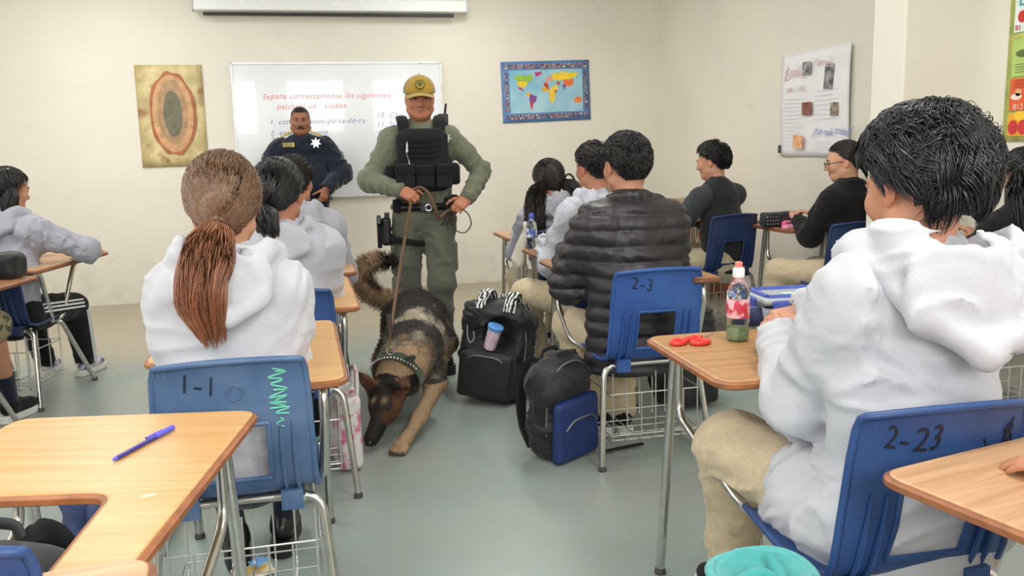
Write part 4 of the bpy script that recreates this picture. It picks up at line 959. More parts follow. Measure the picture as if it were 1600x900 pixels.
def top(p, m, extra=.022, hem=.10, hood=None, folds=.006, quilt=None, cuff=None, loose=1., collar=None, sleeve_mat=None, name='hoodie', seed=0., belly=0., wr=.004, arm=.93, hipr=1., lap=0.):
    sc, f = p.sc, p.fat; y = p.R @ Vector((0, 1, 0)); up = p.R @ Vector((0, 0, 1)); e = extra*sc
    J = [p.pel-Vector((0, 0, .12)), p.sp, p.neck+Vector((0, 0, .08))]+list(p.sh.values())+list(p.el.values())+list(p.wr.values())
    lo = [min(j[i] for j in J)-.20 for i in range(3)]; hi = [max(j[i] for j in J)+.20 for i in range(3)]
    def base(arms=True, torso=True):
        s = SDF(lo, hi, p.vox)
        if torso:
            s.rc(p.pel-Vector((0, 0, .12*sc)), p.sp, (.145*sc*f*loose+e)*hipr, .135*sc*f*loose+e, flat=((0, 1, 0), .72), k=.04)
            s.rc(p.sp, p.neck-up*.13*sc, .135*sc*f*loose+e, .145*sc*loose+e, flat=(y, .66), k=.05)
            if lap:
                for q in (-1, 1): s.rc(p.hip[q]+Vector((0, 0, .015)), p.hip[q]*.72+p.kn[q]*.28, .132*sc, .118*sc, k=.03)
            if belly: s.el(p.sp+y*.04+Vector((0, 0, -.06)), (.15*f, .11+belly, .16), k=.06)
            s.rc(p.sh[-1]*.85+p.sh[1]*.15, p.sh[1]*.85+p.sh[-1]*.15, .046*sc+e*.8, k=.06); s.rc(p.neck-up*.03*sc, p.neck-up*.10*sc, .062*sc+e*.6, .10*sc, k=.05)
            for q in (-1, 1): s.rc(p.neck-up*.02*sc, p.sh[q], .05*sc+e*.4, .040*sc+e*.8, k=.05)
        if arms:
            for q in (-1, 1):
                w = p.wr[q]+(p.wr[q]-p.el[q]).normalized()*.0
                md = p.sh[q]*.55+p.el[q]*.45; s.rc(p.sh[q], md, (.044*sc+e*.85)*arm, (.046*sc+e*.95)*arm, k=.085); s.rc(md, p.el[q], (.046*sc+e*.95)*arm, (.043*sc+e*1.0)*arm, k=.03, wr=(wr*1.4, .06)); s.rc(p.el[q], w, (.046*sc+e)*arm, (.034*sc+e*.75)*arm, k=.03, wr=(wr*1.4, .05))
        return s
    s = base(arms=not sleeve_mat)
    if quilt:
        def qf(x, yv, z):
            ph = z/quilt+.10*np.sin(x*9+yv*5)+.18*noise3(x*7, yv*7, z*5); v = np.abs(np.sin(math.pi*ph)); return .014*(np.sqrt(v)-.62)+.004*noise3(x*22, yv*22, z*34)
        s.disp(qf, .045)
    if folds: s.folds(folds, (8, 8, 11), True, seed+3.1); s.folds(folds*.55, (17, 17, 21), True, seed+9)
    s.cut(p.pel-Vector((0, 0, hem*sc)), (0, 0, -1), .02)
    for q in (-1, 1):
        d = (p.wr[q]-p.el[q]).normalized()
        # open the cuff around the wrist
        s.rc(p.wr[q]+d*.022, p.wr[q]+d*.12, .030*sc+e*.5, k=.008, op='sub')
    o = s.build(name, m, p.root)
    if hood is not None:
        T0 = p.R.to_4x4(); T0.translation = p.neck
        c = p.neck-up*.05; s = SDF(c-Vector((.24, .28, .30)), c+Vector((.24, .24, .22)), min(p.vox, .009)); s.T = T0 @ Matrix.Scale(sc*hood, 4); s.sc = sc*hood
        ring = [(-.050, .085, -.075), (-.088, .055, -.03), (-.108, 0, .012), (-.088, -.062, .022), (0, -.098, .012), (.088, -.062, .022), (.108, 0, .012), (.088, .055, -.03), (.050, .085, -.075)]
        rr = [.024, .032, .037, .038, .036, .038, .037, .032, .024]
        for i in range(8): s.rc(ring[i], ring[i+1], rr[i], rr[i+1], k=.02)
        s.el((0, -.115, -.045), (.118, .036, .080), k=.035)
        for q in (-1, 1):
            s.rc((q*.112, -.02, -.005), (q*.085, -.120, -.085), .030, .024, k=.025); s.rc((q*.085, -.120, -.085), (0, -.150, -.130), .024, .026, k=.02)
        s.el((0, -.062, .055), (.086, .062, .060), k=.025, op='sub'); s.rc((-.06, -.122, .020), (.06, -.122, .020), .007, k=.02, op='sub')
        s.T = Matrix.Identity(4); s.sc = 1.; s.folds(.006, (10, 10, 8), True, seed+21); s.folds(.003, (20, 20, 18), True, seed+2); s.build('hood', m, o)
    if collar:
        s = SDF(p.neck-Vector((.18,)*3), p.neck+Vector((.18,)*3), .008); T0 = p.R.to_4x4(); T0.translation = p.neck; s.T = T0
        pts = [(math.sin(a)*.078*sc, math.cos(a)*.078*sc*1.02-.004, -.025+.012*math.cos(a)*-1) for a in np.linspace(0, 2*math.pi, 15)]
        for a, b_ in zip(pts[:-1], pts[1:]): s.rc((a[0], a[1], a[2]), (b_[0], b_[1], b_[2]), .016, k=.012); s.rc((a[0]*.97, a[1]*.97, a[2]+collar), (b_[0]*.97, b_[1]*.97, b_[2]+collar), .014, k=.012)
        for a in pts: s.rc((a[0], a[1], a[2]), (a[0]*.97, a[1]*.97, a[2]+collar), .014, k=.012)
        s.T = Matrix.Identity(4); s.folds(.003, (16, 16, 16), True, seed); s.build('collar', m, o)
    if cuff:
        for q in (-1, 1):
            d = (p.wr[q]-p.el[q]).normalized(); MB().tube([p.wr[q]-d*.045, p.wr[q]-d*.035, p.wr[q]+d*.015, p.wr[q]+d*.022], [.034*sc+e*.55, .036*sc+e*.6, .034*sc+e*.45, .028*sc+e*.4], 18).build('cuff', cuff, o, 50)
    if sleeve_mat:                      # raglan sleeves of another cloth, lying over the arms
        s = SDF(lo, hi, p.vox)
        for q in (-1, 1):
            s.rc(p.neck*.25+p.sh[q]*.75, p.sh[q], .045*sc+e*.9, .046*sc+e*1.2, k=.03); s.rc(p.sh[q], p.el[q], .046*sc+e*1.3, .044*sc+e*1.35, k=.03, wr=(wr, .075)); s.rc(p.el[q], p.wr[q], .046*sc+e*1.3, .034*sc+e*.95, k=.03, wr=(wr, .06))
        s.folds(folds, (8, 8, 11), True, seed+3.1)
        for q in (-1, 1):
            d = (p.wr[q]-p.el[q]).normalized(); s.rc(p.wr[q]+d*.022, p.wr[q]+d*.12, .030*sc+e*.5, k=.008, op='sub')
        s.build('sleeves', sleeve_mat, o)
    return o
def bottoms(p, m, extra=.014, folds=.005, short=False, name='trousers', vox=None, seed=0., waist=.0, flare=1., pel=.9):
    sc = p.sc; e = extra*sc; J = [p.pel+Vector((0, 0, .1))]+list(p.hip.values())+list(p.kn.values())+list(p.an.values()); lo = [min(j[i] for j in J)-.2 for i in range(3)]; hi = [max(j[i] for j in J)+.2 for i in range(3)]
    s = SDF(lo, hi, vox or p.vox); s.rc(p.pel+Vector((0, 0, waist*sc)), p.pel-Vector((0, 0, .04*sc)), (.132*sc*p.fat+e)*pel, (.142*sc*p.fat+e)*pel, flat=((0, 1, 0), .74), k=.03)
    for q in (-1, 1):
        s.rc(p.hip[q], p.kn[q], .083*sc*math.sqrt(p.fat)+e, .058*sc+e, k=.035, wr=(.0028, .07))
        if short: continue
        d = (p.an[q]-p.kn[q]); s.rc(p.kn[q], p.kn[q]+d*.95, .057*sc+e, (.045*sc+e)*flare, k=.03, wr=(.003, .065))
    s.folds(folds, (9, 9, 8), True, seed+5); s.folds(folds*.5, (18, 18, 18), True, seed+1)
    for q in (-1, 1):
        d = (p.an[q]-p.kn[q]).normalized()
        if not short: s.rc(p.an[q]+d*.01, p.an[q]+d*.2, .038*sc, k=.006, op='sub'); 
    s.d = np.maximum(s.d, (.028-s.ax[2])[None, None, :]).astype(np.float32)
    return s.build(name, m, p.root)
def shoes(p, um, sm, kind='sneaker', fd=None, accent=None):
    for q in (-1, 1):
        d = fd[q] if fd else (q*.12, 1); shoe(p.root, p.an[q], d, p.sc*1.0, um, sm, kind, accent)
def socks(p, m, hgt=.18):
    for q in (-1, 1):
        d = (p.kn[q]-p.an[q]).normalized(); MB().tube([p.an[q]-d*.02, p.an[q]+d*.05, p.an[q]+d*hgt], [.040*p.sc, .039*p.sc, .047*p.sc], 16).build('sock', m, p.root, 60)
BLACK1, BLACK2 = (22, 20, 21), (40, 36, 36)
def rs_(k): return np.random.RandomState(k)
G_HOOD = 'students in grey hoodies'

def people():
    # girl with the long light-brown ponytail
    p = person('girl1', 'student with long light brown ponytail in white hoodie, seated with back to us', (-.19, 2.41), 0, sc=.98, hipz=.51, lean=7, head=(0, 12, 0), RH=(-.09, 2.72, .765), LH=(-.29, 2.72, .765), RP=(.1, -.6, -1), LP=(-.1, -.6, -1), RF=(-.11, 2.86), LF=(-.25, 2.80), shw=.93, vox=.0085, headvox=.007, skin=(190, 140, 112), headsc=1.06)
    top(p, HOODW, .026, .08, hood=1.08, folds=.007, seed=1., loose=1.0, hipr=1.08); r = rs_(1)
    g, t = hair_gather(r, (-.012, -.104, -.075), 3000, .012, 6, .0016, [(-.020, -.138, -.115), (-.040, -.165, -.18), (-.050, -.170, -.25), (-.030, -.158, -.345)], (.020, .043, .018), 9, extra=200)
    hair_build(p.root, p.H, p.hs, [(g, (0, .55)), (t, (.55, 1.15))], (108, 88, 68), (156, 100, 68), r, off=.003)
    MB().tube([p.H @ (Vector((-.012+.019*math.cos(a), -.116, -.079+.017*math.sin(a)))*p.hs) for a in np.linspace(0, 6.1, 16)], .0085, 8, close=True).build('hair_tie', mat('dark hair tie', (44, 34, 36), .8), p.root, 60)
    bottoms(p, NAVYC, .012, short=True, name='skirt', vox=.018); socks(p, NAVYS, .30); shoes(p, BLKLEA, SOLEB, 'loafer')
    # girl with the black ponytail
    p = person('girl2', 'student with glossy black ponytail held by a white band, in grey hoodie', (-.065, 3.40), 0, sc=.96, hipz=.50, lean=11, head=(-22, 4, 0), RH=(.0, 3.74, .77), LH=(-.18, 3.76, .77), RF=(.0, 3.85), LF=(-.15, 3.8), vox=.010, headvox=.007, skin=(176, 122, 96), headsc=1.08)
    top(p, HOODG2, .024, .08, hood=.95, folds=.007, seed=2.); r = rs_(2)
    g, t = hair_gather(r, (-.008, -.104, -.055), 1500, .009, 6, .0019, [(.004, -.140, -.08), (.02, -.15, -.115), (.03, -.145, -.16)], (.016, .030, .018), 8, extra=0)
    hair_build(p.root, p.H, p.hs, [(g, (0, .6)), (t, (.2, .6))], BLACK1, BLACK2, r, off=.006)
    MB().tube([p.H @ (Vector((-.008+.017*math.cos(a), -.114, -.058+.015*math.sin(a)))*p.hs) for a in np.linspace(0, 6.1, 14)], .009, 8, close=True).build('hair_tie', WHITEC, p.root, 60)
    bottoms(p, NAVYC, .012, vox=.018); shoes(p, BLKLEA, SOLEB, 'loafer')
    # curly-haired boy nearest the board
    p = person('boy3', 'curly-haired student in grey hoodie, half hidden behind the black ponytail', (-.01, 4.36), 0, sc=.96, hipz=.505, lean=14, head=(-30, 0, 0), RH=(.13, 4.72, .765), LH=(-.12, 4.74, .765), RF=(.06, 4.8), LF=(-.12, 4.78), vox=.011, headvox=.007, skin=(184, 130, 102))
    top(p, HOODG, .026, .08, hood=.95, folds=.007, seed=3.); r = rs_(3)
    hair_build(p.root, p.H, p.hs, [(hair_short(r, 1500, .45, .022, .006, 1.2, .35, 7, .0022), (0, .7))], BLACK1, (52, 44, 40), r, off=.01)
    bottoms(p, KHAKI, .014, vox=.018); shoes(p, BLACKF, SOLEW)
    # girl in track pants, far left
    p = person('girl6', 'dark-haired girl in grey hoodie and black striped track pants at far left', (-1.50, 5.08), -14, sc=.94, hipz=.50, lean=13, side=0, head=(-34, 12, 0), RH=(-1.20, 5.40, .782), LH=(-1.45, 5.5, .775), RP=(1, -.7, -.25), RF=(-1.275, 5.60), LF=(-1.50, 5.66), RKP=(.25, 1, .5), LKP=(-.1, 1, .4), vox=.011, headvox=.005, skin=(196, 142, 114))
    o = top(p, HOODG, .026, .10, hood=.95, folds=.007, seed=4.); r = rs_(4)
    d = (p.wr[1]-p.el[1]).normalized()
    for i in range(3): MB().tube([p.wr[1]-d*(.055+.02*i)+Vector((.045-.012*i, 0, .038)), p.wr[1]-d*(.075+.02*i)+Vector((.05, 0, .026)), p.wr[1]-d*(.10+.02*i)+Vector((.045, 0, .034))], .0022, 5).build('sleeve_print', INK, o)
    hl = [hair_short(r, 900, .9, .014, .006, .25, 0, 6, .0022), ] + [hair_tail(r, [(sx*.075, -.02, .0), (sx*.088, -.03, -.08), (sx*.082, -.045, -.17)], 220, (.018, .03, .03, .012), 7, .0022) for sx in (-1, 1)] + [hair_tail(r, [(0, -.10, .0), (0, -.115, -.08), (0, -.12, -.19)], 300, (.03, .045, .05, .03), 7, .0022)]
    hair_build(p.root, p.H, p.hs, [(h, (0, .6)) for h in hl], BLACK1, BLACK2, r, off=.007); eyes(p)
    tr = bottoms(p, BLACKF, .020, vox=.013)
    for q in (-1, 1):
        out = Vector((q, .1, .25)).normalized()
        for i in range(3):
            a = (i-1)*.020
            for (A, B, ra, rb) in ((p.hip[q], p.kn[q], .110, .083), (p.kn[q], p.an[q], .083, .068)):
                dd = (B-A).normalized(); oo = (out-dd*out.dot(dd)).normalized(); nn = dd.cross(oo); pts = []
                for t_ in np.linspace(.05, .97, 8):
                    rr = (ra+(rb-ra)*t_)*.95; an = a/rr; pts.append(A+(B-A)*t_+oo*rr*math.cos(an)+nn*rr*math.sin(an))
                MB().tube(pts, .0055, 6).build('stripe', WHITEC, tr)
    shoes(p, mat('white purple mesh', (200, 198, 206), .7, scale=26, rgb2=(106, 92, 130), lo=.5, hi=.6), SOLEW)
    # student cut by the left edge
    p = person('p7', 'student at the left picture edge in black top, camouflage shorts and black sneakers', (-1.675, 4.23), -14, sc=1., hipz=.52, lean=9, head=(0, 8, 0), RH=(-1.46, 4.58, .75), LH=(-1.66, 4.66, .75), RF=(-1.43, 4.72), LF=(-1.66, 4.75), vox=.013, headvox=.012, skin=(178, 128, 100))
    top(p, BLACKF, .024, .08, folds=.007, seed=5., name='jacket'); r = rs_(5); hair_build(p.root, p.H, p.hs, [(hair_short(r, 400, .6, .015, .006, .4, 0, 5, .003), (0, .6))], BLACK1, BLACK2, r)
    camo = mat('camouflage cloth', (74, 76, 58), .9, scale=22, rgb2=(150, 138, 108), lo=.46, hi=.54); bottoms(p, camo, .026, short=True, name='shorts', vox=.014); socks(p, NAVYS, .16); shoes(p, BLACKF, SOLEW, accent=WHITEC)
    # girl with pigtails
    p = person('girl8', 'girl with two long dark pigtails and cream scarf in light grey top', (1.47, 5.06), 4, sc=.90, hipz=.48, lean=12, head=(8, 14, 0), RH=(1.58, 5.40, .765), LH=(1.34, 5.40, .765), RF=(1.55, 5.48), LF=(1.35, 5.46), vox=.011, headvox=.007, skin=(190, 138, 108), headsc=1.1)
    top(p, HOODG, .024, .10, folds=.007, seed=6., hood=.9); r = rs_(6)
    its = []
    for sx in (-1, 1):
        g, _ = hair_gather(r, (sx*.078, -.052, -.035), 800, .007, 5, .0023); V, F_, t, si = g; its.append((g, (0, .4)))
    tl = hair_tail(r, [(-.078, -.055, -.035), (-.125, -.07, -.10), (-.150, -.075, -.20), (-.155, -.06, -.30), (-.13, -.06, -.36)], 420, (.016, .04, .045, .04, .02), 10, .0024, .008); tr_ = hair_tail(r, [(.078, -.055, -.035), (.115, -.075, -.07), (.13, -.09, -.13), (.12, -.1, -.17)], 260, (.016, .035, .04, .02), 8, .0024, .008)
    hair_build(p.root, p.H, p.hs, its+[(tl, (.1, .8)), (tr_, (.1, .8))], (26, 22, 21), (60, 50, 46), r, off=.006)
    MB().tube([p.H @ (Vector((.10+.03*math.cos(a), -.085+.008*math.sin(a), -.02+.035*math.sin(a)))*p.hs) for a in np.linspace(0, 6.1, 14)], .006, 8, close=True).build('hair_bow', BLACKF, p.root, 60)
    MB().tube([p.neck+Vector((.085*math.sin(a), .085*math.cos(a)-.005, .012+.01*math.sin(a*2))) for a in np.linspace(0, 6.2, 20)], .026, 10, close=True).build('scarf', CREAM, p.root, 60)
    bottoms(p, KHAKI, .014, vox=.018); shoes(p, BLACKF, SOLEW)
    # boy between the pigtails and the quilted jacket
    p = person('boy9', 'dark-haired boy in pale grey hoodie leaning on his desk ahead of the quilted jacket', (1.485, 4.27), 5, sc=.99, hipz=.505, lean=9, side=0, head=(14, 8, 0), RH=(1.55, 4.56, .755), LH=(1.27, 4.56, .755), RF=(1.52, 4.62), LF=(1.22, 4.55), LKP=(-.5, 1, .4), vox=.010, headvox=.007, skin=(180, 124, 98))
    top(p, HOODG2, .026, .09, folds=.008, seed=7., hood=.9); r = rs_(7); hair_build(p.root, p.H, p.hs, [(hair_short(r, 1700, .5, .022, .006, .6, .04, 7, .0018, clump=.4), (0, .7))], BLACK1, (46, 40, 38), r, off=.008)
    bottoms(p, KHAKI, .018, vox=.014); shoes(p, BLACKF, SOLEW)
    # quilted jacket
    p = person('boy10', 'short-haired student in black quilted puffer jacket seated on chair 2-3', (1.335, 3.45), 2, sc=1.02, hipz=.515, lean=4, side=-1, head=(6, 6, 0), RH=(1.47, 3.80, .80), LH=(1.16, 3.80, .80), RF=(1.36, 3.66), LF=(1.26, 3.68), vox=.0085, headvox=.007, skin=(186, 134, 108), headsc=1.03)
    top(p, PUFF, .042, .17, folds=.004, quilt=.062, collar=.055, seed=8., name='puffer_jacket', loose=1.02, hipr=1.10); r = rs_(8)
    hair_build(p.root, p.H, p.hs, [(hair_short(r, 2600, .42, .015, .006, .35, 0, 6, .0017, clump=.3), (0, .7))], BLACK1, (48, 42, 40), r, off=.008)
    bottoms(p, KHAKI, .016, vox=.014); shoes(p, BLACKF, SOLEW)
    # boy in raglan sweater
    p = person('boy11', 'boy in charcoal raglan sweater and khaki trousers near the right wall', (2.74, 5.42), 20, sc=.97, hipz=.50, lean=12, head=(24, 10, 0), RH=(2.60, 5.83, .785), LH=(2.34, 5.70, .785), RF=(2.6, 5.83), LF=(2.36, 5.70), LKP=(-.5, 1, .3), vox=.011, headvox=.0055, skin=(190, 140, 112))
    top(p, CHAR, .024, .10, folds=.006, seed=9., name='sweater', sleeve_mat=CHAR2); r = rs_(9)
    hair_build(p.root, p.H, p.hs, [(hair_short(r, 1700, .6, .028, .008, .6, .06, 7, .0018, fringe=.5, clump=.4), (0, .6))], (16, 15, 16), (34, 32, 32), r, off=.012); eyes(p)
    bottoms(p, fabric('pale khaki twill', (190, 176, 150)), .018, vox=.014); shoes(p, BLACKF, SOLEW)
    # girl with glasses
    p = person('girl12', 'girl in glasses, black jacket and khaki trousers beside the wall pilaster', (3.15, 4.58), 14, sc=.95, hipz=.515, lean=11, head=(44, 10, 0), RH=(3.12, 4.93, .785), LH=(2.985, 4.95, .785), RF=(3.0, 5.0), LF=(2.78, 4.94), LKP=(-.35, 1, .5), vox=.011, headvox=.005, skin=(206, 156, 128))
    top(p, BLACKF, .03, .12, folds=.006, seed=10., name='jacket', collar=.035); r = rs_(10)
    g, t = hair_gather(r, (0, -.108, -.03), 900, .007, 6, .0021, [(0, -.13, -.06), (.01, -.135, -.12)], (.02, .03, .02), 7)
    hair_build(p.root, p.H, p.hs, [(g, (0, .6)), (t, (.2, .6))], (30, 22, 20), (58, 42, 36), r, off=.006); eyes(p)
    gl = empty('glasses'); gl.parent = p.root; GF = mat('black glasses frame', (20, 20, 22), .3)
    for q in (-1, 1):
        MB().tube([p.H @ (Vector((q*.034+.024*math.cos(a), .114-.004*abs(math.cos(a)), .002+.018*math.sin(a)))*p.hs) for a in np.linspace(0, 6.28, 20)[:-1]], .0022, 6, close=True).build('lens_rim', GF, gl, 60)
        MB().tube([p.H @ (Vector(v)*p.hs) for v in ((q*.058, .110, .006), (q*.074, .07, .006), (q*.084, .0, .004))], .002, 6).build('temple', GF, gl, 60)
        MB().ball(p.H @ (Vector((q*.034, .113, .002))*p.hs), (.022, .0015, .017), 14, 8, p.Hr).build('lens', GLASS, gl, 60)
    MB().tube([p.H @ (Vector(v)*p.hs) for v in ((-.011, .116, .006), (0, .119, .009), (.011, .116, .006))], .002, 6).build('bridge', GF, gl, 60)
    bottoms(p, KHAKI, .018, vox=.014); shoes(p, BLACKF, SOLEB)
    # foreground boy
    p = person('boy13', 'large foreground boy with tousled black hair in pale grey hoodie, hands folded on desk', (1.215, 1.565), -3, sc=1.04, hipz=.505, lean=8, side=8, twist=2, head=(8, 14, 4), RH=(1.285, 2.06, .838), LH=(1.150, 1.965, .795), LP=(-.45, -.5, -1), RF=(1.36, 2.12), LF=(1.10, 2.08), LKP=(-.28, 1, .5), vox=.0085, headvox=.004, handvox=.0035, skin=(196, 140, 112), headsc=1.14,
        hand_o={1: ((-.95, .20, -.16), (-.1, -.25, 1)), -1: ((.15, .93, .22), (-.75, -.1, .6))}, curl={1: .55, -1: .5}, thumb=.6, handf=1.0)
    top(p, HOODW, .032, .13, hood=1.28, folds=.009, seed=11., loose=1.02, wr=.005, hipr=1.12, lap=1.); r = rs_(11)
    h1 = hair_short(r, 6200, .85, .032, .010, .60, .0, 7, .0019, crown=(.3, -.25, .92), fringe=.6, droop=.004, clump=.72, seed=3., side=.30); h2 = hair_short(r, 400, .65, .036, .012, .9, .03, 10, .0011, crown=(.3, -.25, .92), clump=.5, seed=5., side=.3)
    hair_build(p.root, p.H, p.hs, [(h1, (0, .8)), (h2, (.2, 1.))], (14, 14, 16), (36, 36, 42), r, off=.016); eyes(p)
    bottoms(p, KHAKI, .024, vox=.009, folds=.008); shoes(p, BLACKF, SOLEW)
    # long dark hair behind the boy
    p = person('p14', 'person with long dark hair in black, behind the foreground boy at right edge', (3.13, 3.26), 0, sc=.94, hipz=.48, lean=8, head=(0, 8, 0), RH=(3.16, 3.62, .79), LH=(2.95, 3.62, .79), RF=(3.12, 3.7), LF=(2.95, 3.7), vox=.013, headvox=.012, skin=(190, 140, 112))
    top(p, BLACKF, .026, .10, folds=.006, seed=12., name='jacket'); r = rs_(12)
    hl = [hair_short(r, 700, 1.0, .012, .006, .2, 0, 6, .003)]+[hair_tail(r, [(sx*.07, -.05, .0), (sx*.09, -.08, -.12), (sx*.10, -.10, -.30)], 240, (.02, .045, .05, .03), 7, .003) for sx in (-1, 1)]+[hair_tail(r, [(0, -.10, .02), (0, -.125, -.1), (0, -.13, -.3)], 300, (.03, .055, .06, .05), 7, .003)]
    hair_build(p.root, p.H, p.hs, [(h, (0, .6)) for h in hl], BLACK1, BLACK2, r); bottoms(p, KHAKI, .016, vox=.018); shoes(p, BLACKF, SOLEB)
    # student at the right edge: only a fingertip reaches into the picture
    p = person('p15', 'student at the bottom right edge, only a fingertip on the desktop showing', (1.36, .70), 12, sc=1., hipz=.52, lean=8, head=(0, 8, 0), RH=(1.52, 1.10, .755), LH=(1.205, 1.105, .752), hand_o={-1: ((-.28, .95, -.05), (0, 0, 1))}, vox=.013, headvox=.012, skin=(190, 134, 104), curl=.25)
    top(p, HOODG, .024, .09, folds=.007, seed=13., hood=.9); r = rs_(13); hair_build(p.root, p.H, p.hs, [(hair_short(r, 400, .6, .015, .006, .4, 0, 5, .003), (0, .6))], BLACK1, BLACK2, r); bottoms(p, KHAKI, .016, vox=.018); shoes(p, BLACKF, SOLEW)
people()
# ------------------------------------------------------------------ the two officers
def star(points, r0, r1, th, M, name, m, parent):
    pl = [((r0 if i % 2 == 0 else r1)*math.sin(math.pi*i/points), (r0 if i % 2 == 0 else r1)*math.cos(math.pi*i/points)) for i in range(points*2)]
    o = MB().prism(pl, 0, th, M.to_3x3(), M.translation).build(name, m, parent); return o
def frame_at(c, n, up=(0, 0, 1)):
    n = Vector(n).normalized(); u = Vector(up); u = (u-n*u.dot(n)).normalized(); M = Matrix((u.cross(n), u, n)).transposed().to_4x4(); M.translation = Vector(c); return M
WEB = fabric('black nylon webbing', (26, 27, 28), bscale=900, sheen=.05); VESTM = fabric('black ballistic nylon', (30, 31, 33), bscale=700, sheen=.08)
CAPTINT = fabric('flicker-tinted cap cloth', (160, 132, 52), bscale=600); CAPMESH = fabric('dark cap mesh', (52, 52, 34), bscale=900)  # warm lamp flicker put into the cap colour; the cloth itself is greener
def handler():
    p = person('handler', 'dog handler officer in sage uniform, black vest and cap yellowed by lamp light holding the leash', (.715, 5.22), 175, sc=.97, hipz=.905, lean=3, head=(0, 6, 0), RH=(.565, 5.03, 1.045), LH=(.945, 5.05, .985), RP=(1, -.6, -.25), LP=(-1, -.6, -.25), RF=(.595, 5.34), LF=(.755, 5.07), RKP=(.05, 1, 0), LKP=(-.05, 1, 0), vox=.010, headvox=.004, handvox=.0038, skin=(170, 112, 86), curl={1: .95, -1: .95}, thumb=.9, fatface=1.06,
        hand_o={1: ((.55, -.55, -.35), (-.25, -.75, .6)), -1: ((-.62, -.45, -.45), (.3, -.7, .65))}, shw=1.06, fat=1.02)
    top(p, OLIVE, .022, .05, folds=.006, name='uniform_shirt', seed=31., collar=.02, cuff=OLIVE); tr = bottoms(p, OLIVE2, .022, folds=.008, vox=.010, seed=7., waist=.06, pel=1.); R = p.R
    for q in (-1, 1):       # cargo pockets
        c = p.hip[q]*.42+p.kn[q]*.58+Vector((q*.082, 0, 0)); bevel(MB().box(c, (.03, .13, .17)).build('cargo_pocket', OLIVE2, tr), .012, 3)
    for q in (-1, 1): shoe(p.root, p.an[q], (q*.2, 1), 1.1, BLKLEA, SOLEB, 'loafer')
    r = rs_(41); hair_build(p.root, p.H, p.hs, [(hair_short(r, 700, .12, .004, .002, .4, 0, 4, .0014), (0, .5))], (26, 22, 20), (40, 34, 32), r, off=.002); eyes(p)
    # cap
    cap = empty('cap'); cap.parent = p.root; H = p.H @ Matrix.Scale(p.hs, 4); nu, nv = 40, 12; V = []; mi = []; F_ = []
    for i in range(nv+1):
        th = (math.pi/2*1.06)*i/nv
        for j in range(nu):
            a = 2*math.pi*j/nu; fr = max(0, math.sin(a)); V.append(H @ Vector((.091*math.sin(th)*math.cos(a), -.012+.111*math.sin(th)*math.sin(a), .044+(.092+.016*fr*math.sin(th))*math.cos(th))))
    for i in range(nv):
        for j in range(nu): F_.append([i*nu+j, (i+1)*nu+j, (i+1)*nu+(j+1) % nu, i*nu+(j+1) % nu]); a = 2*math.pi*(j+.5)/nu; mi.append(0 if math.sin(a) > .30 or i < 2 else 1)
    o = np_mesh('crown', V, F_, [CAPTINT, CAPMESH], cap, True, None, mi); sd = o.modifiers.new('thick', 'SOLIDIFY'); sd.thickness = .003; sd.offset = 1
    bv = []; bf = []; n1, n2 = 21, 6
    for j in range(n2+1):
        for i in range(n1):
            a = math.radians(-66+132*i/(n1-1)); k = j/n2; x = .089*math.sin(a)*(1+.02*k); y = -.012+.107*math.cos(a)+k*.078*max(0, math.cos(a))**.6; z = .043-.012*k-.018*math.sin(a)**2*(1+.8*k); bv.append(H @ Vector((x, y, z)))
    for j in range(n2):
        for i in range(n1-1): bf.append([j*n1+i, j*n1+i+1, (j+1)*n1+i+1, (j+1)*n1+i])
    o = np_mesh('brim', bv, bf, CAPTINT, cap, True); sd = o.modifiers.new('thick', 'SOLIDIFY'); sd.thickness = .004
    M = frame_at(H @ Vector((0, .104, .088)), p.Hr @ Vector((0, 1, .35)), p.Hr @ Vector((0, 0, 1)))
    MB().tube([M @ Vector((.024*math.cos(a), .024*math.sin(a), .002)) for a in np.linspace(0, 6.28, 28)[:-1]], .0025, 6, close=True).build('badge_ring', mat('dark embroidery', (84, 74, 36), .8), cap)
    MB().prism(oval(0, 0, .021, .021, 24), 0, .003, M.to_3x3(), M.translation).build('badge', mat('pale embroidery', (150, 132, 62), .8, var=.25, scale=90), cap)
    MB().prism([(-.011, .012), (.011, .012), (.011, -.002), (0, -.014), (-.011, -.002)], .003, .0048, M.to_3x3(), M.translation).build('badge_shield', mat('dark embroidery', (84, 74, 36), .8), cap)
    MB().ball(H @ Vector((0, -.012, .140)), .006, 10, 6).build('button', CAPTINT, cap)
    # plate carrier vest
    ve = empty('tactical_vest'); ve.parent = p.root; y = R @ Vector((0, 1, 0)); up = R @ Vector((0, 0, 1)); C = p.sp+R @ Vector((0, .0, .10))
    s = SDF(C-Vector((.30, .30, .30)), C+Vector((.30, .30, .34)), .008); s.rc(p.sp-up*.01, p.sp+up*.09, .172, .176, flat=(y, .80), k=.03)
    s.bx(C+R @ Vector((0, .135, .02)), (.150, .035, .150), R, .03, .03); s.bx(C+R @ Vector((0, -.12, .03)), (.15, .03, .15), R, .03, .03); s.bx(C+R @ Vector((0, .125, .145)), (.105, .028, .045), R, .02, .02)
    s.folds(.003, (14, 14, 16), True, 3.); s.cut(p.sp-up*.07, -up, .01); s.build('carrier', VESTM, ve)
    for q in (-1, 1):
        MB().tube(curve_pts([C+R @ Vector((q*.095, .125, .16)), C+R @ Vector((q*.105, .085, .225)), C+R @ Vector((q*.108, 0, .246)), C+R @ Vector((q*.10, -.09, .20)), C+R @ Vector((q*.095, -.12, .12))], 6), .034, 10, flat=(y+up, .38)).build('shoulder_strap', VESTM, ve, 60)
